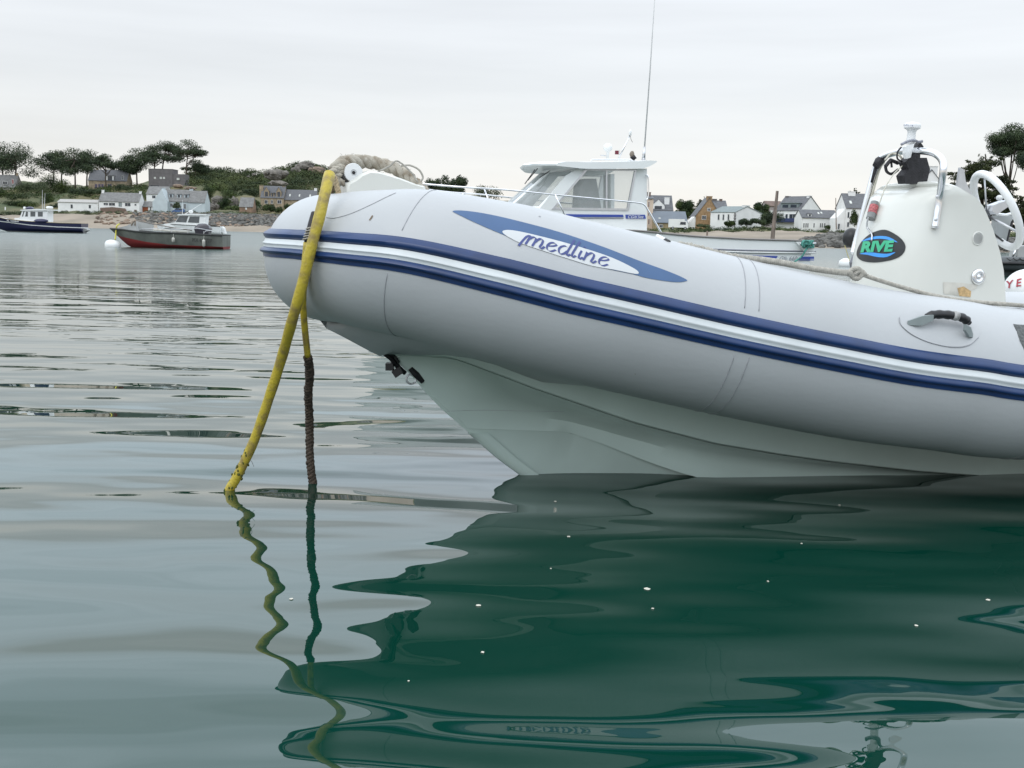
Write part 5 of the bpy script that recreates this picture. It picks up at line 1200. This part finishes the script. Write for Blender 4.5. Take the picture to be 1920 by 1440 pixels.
# ------------------------------------------------------------------ near cabin boat
GF = Frame(P(1100, 445, 16.5), 12.0)
gs = empty('cabin_boat', GF.loc(0, 0, 0)); tag(gs, 'white cabin fishing boat with blue stripe moored behind the inflatable', 'boat')
m_gw = mat('cabin_boat_gelcoat', (.78, .80, .79), .3, var=.03, scale=1.2, coat=.3); m_gs = mat('stripe_blue', (.035, .07, .33), .35, var=.05)
m_gg = mat('stripe_grey', (.20, .21, .25), .4, var=.05)
TH = 1.12
gun = [GF.st(*q) for q in ((700, 376, .15), (760, 386, .55), (830, 400, .85), (930, 418, 1.05), (1040, 428, TH), (1200, 434, TH), (1300, 444, TH), (1400, 449.5, TH), (1522, 453, TH))]
ends = gun[-1][0]
gst = [(gun[0][0] - .25, gun[0][2] - .1, 0, .01, gun[0][2])] + [(s, -.35 if i > 2 else (.6 - .3 * i), max(.02, t * (.7 + .045 * min(i, 6))), t, z) for i, (s, t, z) in enumerate(gun)]
stripe_top = lambda s: float(np.interp(s, [g[0] for g in gun], [GF.st(px, py, TH)[2] for px, py in ((700, 425), (760, 432), (830, 440), (930, 449), (1040, 457), (1200, 464), (1300, 467), (1400, 470), (1522, 473))]))
hull(GF, gst, [(None, None, 'hull', m_gw)], m_gw, mat('grey_brown_gunwale', (.26, .24, .23), .6, var=.1), gs, nst=40, cap_t=.014)
sb_ = [q for q in np.linspace(gun[2][0], ends, 24)]
def gside(x, y, e=.02): return GF.pt(x, y, TH + e)
MB().tube([GF.pt(x, y, TH + .01) for x, y in ((1040, 455), (1200, 461.5), (1300, 466), (1400, 469.5), (1529, 471.5))], .012, 6).build('rubbing_rail', m_gg, gs, smooth=True)
MB().tube([GF.pt(x, y, TH + .015) for x, y in ((1040, 458.5), (1200, 465), (1300, 469.5), (1400, 473), (1529, 474.5))], .013, 6).build('rubbing_rail', m_wwhite, gs, smooth=True)
def strip(pts, e, mt, name, th=.008): MB().prism([gside(x, y, e) for x, y in pts], GF.n * th).build(name, mt, gs)
strip([(1200, 474), (1458, 480), (1455, 485), (1200, 480)], .0, m_gs, 'hull_stripe'); strip([(1200, 481), (1454, 486.5), (1453, 488), (1200, 482.5)], .0, m_gs, 'hull_stripe')
strip([(1502, 481), (1526, 481), (1526, 485.5), (1499, 485.5)], .0, m_gs, 'hull_stripe'); strip([(1498, 486.5), (1526, 486.5), (1526, 488.3), (1497, 488.3)], .0, m_gs, 'hull_stripe')
text_mb('GIb 660', quad_px([(1463, 480.5), (1495, 480.5), (1495, 488.5), (1461, 488.5)], lambda x, y: gside(x, y, .012)), shear=.2, bold=.0).build('model_lettering', m_gg, gs)
# cabin (beam narrower than the hull)
TC = .86
def cq(x, y, e=0): return GF.pt(x, y, TC + e)
side_o = [(1213, 452), (1213, 316), (1150, 317), (1082, 317), (1060, 330), (1010, 393), (990, 399), (965, 410), (965, 452)]
win_s = [(1042, 389), (1101, 319.5), (1190, 320.5), (1176, 391)]
class Side:            # port side points, or their starboard mirror images
    def __init__(s, m_): s.m = m_
    def __call__(s, x, y, e=0): p = cq(x, y, e); return GF.mir(p) if s.m else p
def glassmat(name, tint, a):
    M = bpy.data.materials.new(name); M.use_nodes = True; t = M.node_tree; t.nodes.clear(); o = t.nodes.new('ShaderNodeOutputMaterial')
    g = t.nodes.new('ShaderNodeBsdfGlossy'); g.inputs['Roughness'].default_value = .02; tr = t.nodes.new('ShaderNodeBsdfTransparent'); tr.inputs[0].default_value = (*tint, 1)
    df = t.nodes.new('ShaderNodeBsdfDiffuse'); df.inputs[0].default_value = (.55, .58, .57, 1); fr = t.nodes.new('ShaderNodeFresnel'); fr.inputs[0].default_value = 1.5
    m1 = t.nodes.new('ShaderNodeMixShader'); m2 = t.nodes.new('ShaderNodeMixShader'); nz = t.nodes.new('ShaderNodeTexNoise'); nz.inputs['Scale'].default_value = 3
    mr_ = t.nodes.new('ShaderNodeMapRange'); mr_.inputs[3].default_value = a * .7; mr_.inputs[4].default_value = a * 1.3
    t.links.new(nz.outputs[0], mr_.inputs[0]); t.links.new(mr_.outputs[0], m1.inputs[0]); t.links.new(tr.outputs[0], m1.inputs[1]); t.links.new(df.outputs[0], m1.inputs[2])
    t.links.new(fr.outputs[0], m2.inputs[0]); t.links.new(m1.outputs[0], m2.inputs[1]); t.links.new(g.outputs[0], m2.inputs[2]); t.links.new(m2.outputs[0], o.inputs[0]); return M
m_clear = glassmat('hazy_acrylic', (.80, .83, .83), .28)
for m_ in (False, True):
    q_ = Side(m_); nn_ = GF.n * (-1 if m_ else 1)
    MB().holed([q_(*p) for p in side_o], [[q_(*p) for p in win_s]], nn_ * -.04).build('cabin_side', m_gw, gs)
    wfm = MB().holed([q_(x, y, .012) for x, y in ((1034, 393), (1098, 317), (1194, 318), (1179, 395))], [[q_(x, y, .012) for x, y in win_s]], nn_ * -.03).build('window_frame', m_alu, gs)
    MB().prism([q_(x, y, .012) for x, y in ((1136, 320), (1139, 320), (1139, 390.5), (1136, 390.5))], nn_ * -.025).build('window_bar', m_alu, wfm)
    MB().add([q_(x, y, -.02) for x, y in win_s], [(0, 1, 2, 3)]).build('pane', m_clear, wfm)
# windscreen between the cabin sides
zt = GF.st(1082, 317, TC); zb = GF.st(1012, 392, TC)
def wsp(u, v, e=0):    # u across -1..1, v 0 bottom..1 top ; bulges forward at the centre
    s = zb[0] + (zt[0] - zb[0]) * v - (.42 - .12 * v) * (1 - u * u); return GF.loc(s - e, u * TC * .985, zb[2] + (zt[2] - zb[2]) * v)
pan = [(-.97, -.36), (-.32, .32), (.36, .97)]
for u0, u1 in pan:
    frw = MB(); glw = MB()
    o4 = [wsp(u0 - .03, -.02), wsp((u0 + u1) / 2, -.02), wsp(u1 + .03, -.02), wsp(u1 + .03, 1.02), wsp((u0 + u1) / 2, 1.02), wsp(u0 - .03, 1.02)]; i4 = [wsp(u0 + .02, .07), wsp((u0 + u1) / 2, .07), wsp(u1 - .02, .07), wsp(u1 - .02, .95), wsp((u0 + u1) / 2, .95), wsp(u0 + .02, .95)]
    frw.holed(o4, [i4], GF.a * .04); glw.add([p + GF.a * .02 for p in i4], [(0, 1, 4, 5), (1, 2, 3, 4)])
    ws = frw.build('windscreen_frame', m_gw, gs); glw.build('pane', m_clear, ws)
for a, b in (((1003, 318), (984, 345)), ((1008, 316), (990, 338)), ((1032, 320), (1012, 333))): MB().tube([GF.pt(*a, .3), GF.pt(*b, .35)], .007, 5).build('wiper', m_black, gs)
# coach roof
rp = [(1040, 308), (1044, 305), (1058, 303), (1075, 303.2), (1095, 304), (1150, 303.5), (1200, 302), (1222, 301), (1235, 302), (1233, 305), (1220, 312), (1208, 316), (1110, 316.5), (1084, 315.5), (1068, 313.5), (1054, 312), (1042, 311)]
cr = MB(); ctr = GF.pt(1110, 309, 0)
rr_ = []
for t_, sc in ((-1.0, .97), (-.93, .995), (-.5, 1), (0, 1.0), (.5, 1), (.93, .995), (1.0, .97)):
    rr_.append([(lambda q: GF.loc((q[0] - ctr_s) * sc + ctr_s - .25 * (1 - t_ * t_), t_ * .98, q[2] + .035 * (1 - t_ * t_)))(GF.st(x, y, .98)) for ctr_s in [GF.inv(ctr)[0]] for x, y in rp])
cr.loft(rr_, close=True, cap=True); cr.build('coach_roof', m_gw, gs, smooth=True, angle=35)
strip([(1060, 401.5), (1168, 402.5), (1169, 407), (1068, 407)], -(TH - TC) + .005, m_gs, 'cabin_stripe'); strip([(1072, 408.3), (1169, 408.6), (1169, 410), (1076, 410)], -(TH - TC) + .005, m_gg, 'cabin_stripe')
strip([(1172.5, 402.5), (1209, 402.5), (1211, 410), (1173.5, 410)], -(TH - TC) + .005, m_gs, 'name_panel')
text_mb("CGib'Sea", quad_px([(1178, 403.2), (1207, 403.2), (1206, 409.3), (1177, 409.3)], lambda x, y: cq(x, y, .02)), shear=.2).build('name_lettering', m_wwhite, gs)
# interior seat back and bulkhead
MB().prism([GF.pt(x, y, .0) for x, y in ((1085, 393), (1088, 350), (1096, 335), (1118, 335), (1128, 393))], GF.n * -.4).build('helm_seat', mat('grey_seat', (.42, .43, .43), .7), gs, smooth=False)
MB().prism([GF.pt(x, y, -.2) for x, y in ((1145, 398), (1145, 326), (1152, 326), (1152, 398))], GF.n * -.4).build('bulkhead', m_gw, gs)
MB().prism([GF.pt(x, y, .84) for x, y in ((1005, 396), (1212, 398), (1212, 452), (1005, 452))], GF.n * -1.68).build('cabin_floor', m_gw, gs)
m_ss = m_chrome
MB().tube(crom([GF.pt(x, y, .8) for x, y in ((1107, 305), (1109, 300), (1115, 299), (1150, 299), (1180, 299.5), (1185, 302), (1185, 306))], 4), .012, 8).build('roof_rail', m_ss, gs, smooth=True)
MB().tube(crom([GF.pt(x, y, TC + .03) for x, y in ((1211, 328), (1215, 332), (1216, 355), (1215, 370), (1212, 375))], 4), .012, 8).build('grab_rail', m_ss, gs, smooth=True)
pul = [(700, 330, .2), (760, 341, .5), (820, 347, .75), (885, 352, .95), (950, 356, 1.0), (1050, 366, 1.06), (1150, 375.5, 1.08), (1195, 380, 1.08), (1208, 384, 1.08), (1215, 394, 1.08), (1228, 416, 1.08), (1242, 440, 1.08)]
MB().tube(crom([GF.pt(x, y, t) for x, y, t in pul], 4), .0125, 8).mirror(GF).build('pulpit_rail', m_ss, gs, smooth=True)
MB().tube([GF.pt(1041, 364.5, 1.06), GF.pt(1062, 411, 1.06)], .011, 8).mirror(GF).build('rail_post', m_ss, gs, smooth=True); MB().tube([GF.pt(908, 354, .95), GF.pt(925, 400, 1.0)], .011, 8).mirror(GF).build('rail_post', m_ss, gs, smooth=True)
MB().prism([GF.pt(x, y, 1.09) for x, y in ((1234, 442), (1236, 437), (1250, 440), (1251, 443))], GF.n * -.1).build('rail_foot', m_alu, gs)
# roof gear
MB().lathe([(.02, 0), (.02, .10), (.035, .12), (.06, .14), (.068, .17), (.06, .21), (.03, .235), (.002, .24)], GF.pt(1139, 299, .2), (0, 0, 1), 20).build('gps_dome', m_wwhite, gs, smooth=True)
MB().tube([GF.pt(1126, 291, .2), GF.pt(1136, 292, .2)], .01, 6).build('gps_arm', m_alu, gs)
MB().tube([GF.pt(1159, 299, .1), GF.pt(1181, 254, .1)], .011, 8).build('light_pole', m_ss, gs, smooth=True); MB().lathe([(.02, 0), (.022, .05), (.012, .085), (.002, .09)], GF.pt(1181.5, 254, .1), (0, 0, 1), 14).build('mast_light', m_wwhite, gs, smooth=True)
MB().tube([GF.pt(1182, 255, .1), GF.pt(1183, 261, .1), GF.pt(1186, 267, .1)], .003, 5).build('wire', m_black, gs)
MB().box(GF.pt(1156.5, 286, .1), (.055, .04, .055)).build('navigation_light', mat('dark_red_lens', (.16, .015, .035), .3), gs); MB().tube([GF.pt(1161, 298, .1), GF.pt(1161.5, 281, .1)], .007, 6).build('light_bracket', m_wwhite, gs)
MB().tube([GF.pt(1186, 298, .0), GF.pt(1189, 294, 0), GF.pt(1191, 298, 0)], [.05, .035, .03], 8).build('horn', m_tape, gs, smooth=True); MB().blob(GF.pt(1185, 289, 0), (.035, .03, .05), 3, .1, 8, 6).build('cowl_vent', mat('tan_fitting', (.3, .25, .2), .8), gs, smooth=True)
MB().tube([GF.pt(1206.5, 301, .5), GF.pt(1208.5, 275, .5)], [.028, .016], 8).build('aerial_base', m_alu, gs, smooth=True)
MB().tube([GF.pt(1208.5, 276, .5), GF.pt(1219, 130, .5), GF.pt(1230, -40, .5)], [.011, .009, .006], 8).build('whip_aerial', mat('pale_aerial', (.55, .55, .54), .5), gs, smooth=True)
MB().lathe([(.06, 0), (.06, .008)], GF.pt(1206.5, 301.5, .5), (0, 0, 1), 14).build('aerial_foot', m_ss, gs)
# quarter block and stern
MB().prism([GF.pt(x, y, TH + .02) for x, y in ((1508, 473), (1492, 453.5), (1519, 452.5), (1527, 460), (1528, 473))], GF.n * -.5).build('stern_quarter', m_wwhite, gs)
MB().tube([GF.pt(1500, 457, TH + .06), GF.pt(1530, 456.5, TH + .06)], .016, 8).build('cleat', m_ss, gs, smooth=True)
m_teal = mat('teal_rope', (.10, .36, .30), .8, var=.3, scale=40)
tr_ = empty('teal_rope', GF.pt(1515, 458, TH + .1)); tag(tr_, 'teal rope bundled on the stern cleat of the cabin boat', 'rope')
RR = random.Random(9)
for k_i in range(7):
    pts = [GF.pt(1514 + RR.uniform(-13, 12), 457.5 + RR.uniform(-6, 6), TH + .09 + RR.uniform(-.03, .05)) for _ in range(6)]
    MB().tube(crom(pts, 5, True), .0135, 6, closed=True).build('rope_turn', m_teal, tr_, smooth=True)
MB().tube(crom([GF.pt(x, y, TH + .1) for x, y in ((1516, 462), (1510, 470), (1504, 480), (1494, 488), (1488, 492))], 4), .013, 6).build('rope_tail', m_teal, tr_, smooth=True)

# ------------------------------------------------------------------ right hand side: buoys and dark inflatable
q = PZ(1585, 500); b1 = MB().lathe([(.02, -.2), (.24, -.1), (.30, .05), (.26, .22), (.12, .31), (.01, .33)], q + Vector((0, 0, .03)), (0, 0, 1), 20).build('mooring_buoy', m_wwhite, None, smooth=True, origin=q); tag(b1, 'small white buoy floating left of the console foot', 'buoy')
Db = 17.0; cbu = P(1925, 547, Db)
b2 = MB().lathe([(.36 * math.sin(a) + .002, -.36 * math.cos(a)) for a in np.linspace(.02, PI - .02, 20)], cbu, (0, 0, 1), 28).build('lettered_buoy', m_wwhite, None, smooth=True, origin=cbu); tag(b2, 'large white buoy with red capital letters at the right edge', 'buoy')
def bcor(x, y):
    d = ray(x, y); oc = EYE - cbu; A = d.dot(d); B_ = 2 * d.dot(oc); Cq = oc.dot(oc) - .372 ** 2; ds = max(0, B_ * B_ - 4 * A * Cq); return EYE + d * ((-B_ - math.sqrt(ds)) / (2 * A))
text_mb('Y E R', quad_px([(1886, 527), (1934, 518), (1934, 533), (1886, 541)], bcor), shear=.1, bold=.02).build('buoy_lettering', mat('red_lettering', (.45, .05, .07), .5), b2)
DF = Frame(PZ(1885, 517), 3)
di = empty('dark_inflatable', DF.O); tag(di, 'dark grey inflatable boat with black strake moored at the right edge', 'inflatable boat')
m_dk = mat('charcoal_tube', (.075, .085, .09), .5, var=.1)
ty = 494
MB().tube(crom([DF.pt(x, y, t) for x, y, t in ((2400, 502, .8), (2100, 499, .8), (1950, 496, .8), (1890, 494.5, .6), (1868, 494, 0), (1895, 494, -.6), (1960, 496, -.8), (2100, 499, -.8), (2400, 502, -.8))], 6), .24, 16).build('tube', m_dk, di, smooth=True)
MB().tube(crom([DF.pt(x, y, t) for x, y, t in ((2400, 500, 1.02), (2100, 497, 1.02), (1950, 495, 1.02), (1882, 493.5, .8), (1855, 493, .0))], 6), .055, 8).build('strake', m_black, di, smooth=True)
MB().loft([[DF.pt(1890, 500, .6), DF.pt(1890, 500, -.6), ], [DF.pt(2400, 505, .6), DF.pt(2400, 505, -.6)]]).build('floor', m_dk, di)
MB().prism([DF.pt(x, y, .5) for x, y in ((1878, 500), (1885, 519), (2400, 525), (2400, 500))], DF.n * -1.0).build('hull', mat('dark_teal_hull', (.03, .05, .05), .6), di)
for x in (1888, 1900, 1912, 1924): MB().tube(crom([DF.pt(x, 484, .9), DF.pt(x + 6, 488, 1.0), DF.pt(x + 12, 484, .9)], 4), .02, 5).build('grab_line', m_black, di, smooth=True)
for x in (1898, 1906): MB().tube([DF.pt(x, 483, .2), DF.pt(x + 8, 466, .2)], .035, 6).build('tow_bar', m_chrome, di, smooth=True)
MB().prism([DF.pt(x, y, .3) for x, y in ((1908, 484), (1912, 462), (1935, 460), (1935, 484))], DF.n * -.6).build('seat_box', m_greyt, di)
# grey folded bow shade behind the wheel (own boat aft seat back)
sb2 = RB.pt
MB().prism([sb2(x, y, -.12) for x, y in ((1866, 440), (1868, 404), (1900, 404), (1896, 420), (1887, 455))], RB.n * -.03).build('seat_back', mat('grey_vinyl', (.36, .38, .38), .6, var=.06), root)
MB().tube([sb2(x, y, -.10) for x, y in ((1860, 436), (1887, 457), (1898, 415))], .006, 6).build('seat_trim', m_black, root)
MB().tube(crom([sb2(x, y, -.08) for x, y in ((1868, 401), (1885, 403), (1895, 401), (1901, 405), (1900, 412))], 4), .007, 8).build('seat_rail', m_chrome, root, smooth=True)
MB().prism([sb2(x, y, -.04) for x, y in ((1860, 396), (1862, 385), (1890, 375), (1896, 384), (1870, 402))], RB.n * -.05).build('throttle_box', m_alu, root)
MB().blob(sb2(1874, 371, -.06), (.016, .016, .014), 2, 0, 12, 8).build('control_knob', m_white, root, smooth=True)

# ------------------------------------------------------------------ small floating things
m_foam = mat('cream_foam', (.62, .60, .52), .8, var=.1, scale=60)
spots = [(897, 1135, 10, 'cream fleck floating below the bow cone, beside the dark buckle reflection'), (905, 1223, 8, 'cream fleck directly below the one under the bow cone'),
  (1213, 1104, 13, 'largest elongated cream fleck, in the middle of the green reflection'), (1224, 1141, 6, 'small fleck just below the largest elongated one'),
  (1440, 1090, 5, 'small fleck right of the largest one, below the tube seam'), (1853, 1125, 9, 'round cream fleck near the right edge below the grab handle'),
  (1718, 1173, 8, 'cream fleck left of and below the right edge fleck'), (1066, 1006, 8, 'cream fleck floating closest below the waterline of the lower rail'),
  (1503, 1019, 5, 'faint fleck on the dark water below the tube middle'), (766, 1277, 5, 'fleck low on the bow reflection'),
  (546, 1123, 9, 'white fleck beside the reflection of the yellow mooring line'), (1041, 940, 6, 'tiny fleck just under the stem at the waterline'),
  (1574, 947, 5, 'tiny pale fleck close to the hull at the right'), (1033, 1066, 4, 'tiniest fleck, left of the cream fleck below the rail')]
for i, (x, y, w, lb) in enumerate(spots):
    p = PZ(x, y, .001); r_ = w * p.y / 2000 * .5; R_ = random.Random(i)
    poly = [p + Vector((r_ * math.cos(a) * R_.uniform(.7, 1.1), r_ * 1.1 * math.sin(a) * R_.uniform(.6, 1.1), 0)) for a in np.linspace(0, 2 * PI, 10)[:-1]]
    o = MB().prism(poly, Vector((0, 0, .001))).build('foam_fleck', m_foam, None, origin=p)
    tag(o, lb, 'fleck', 'foam flecks floating on the water')
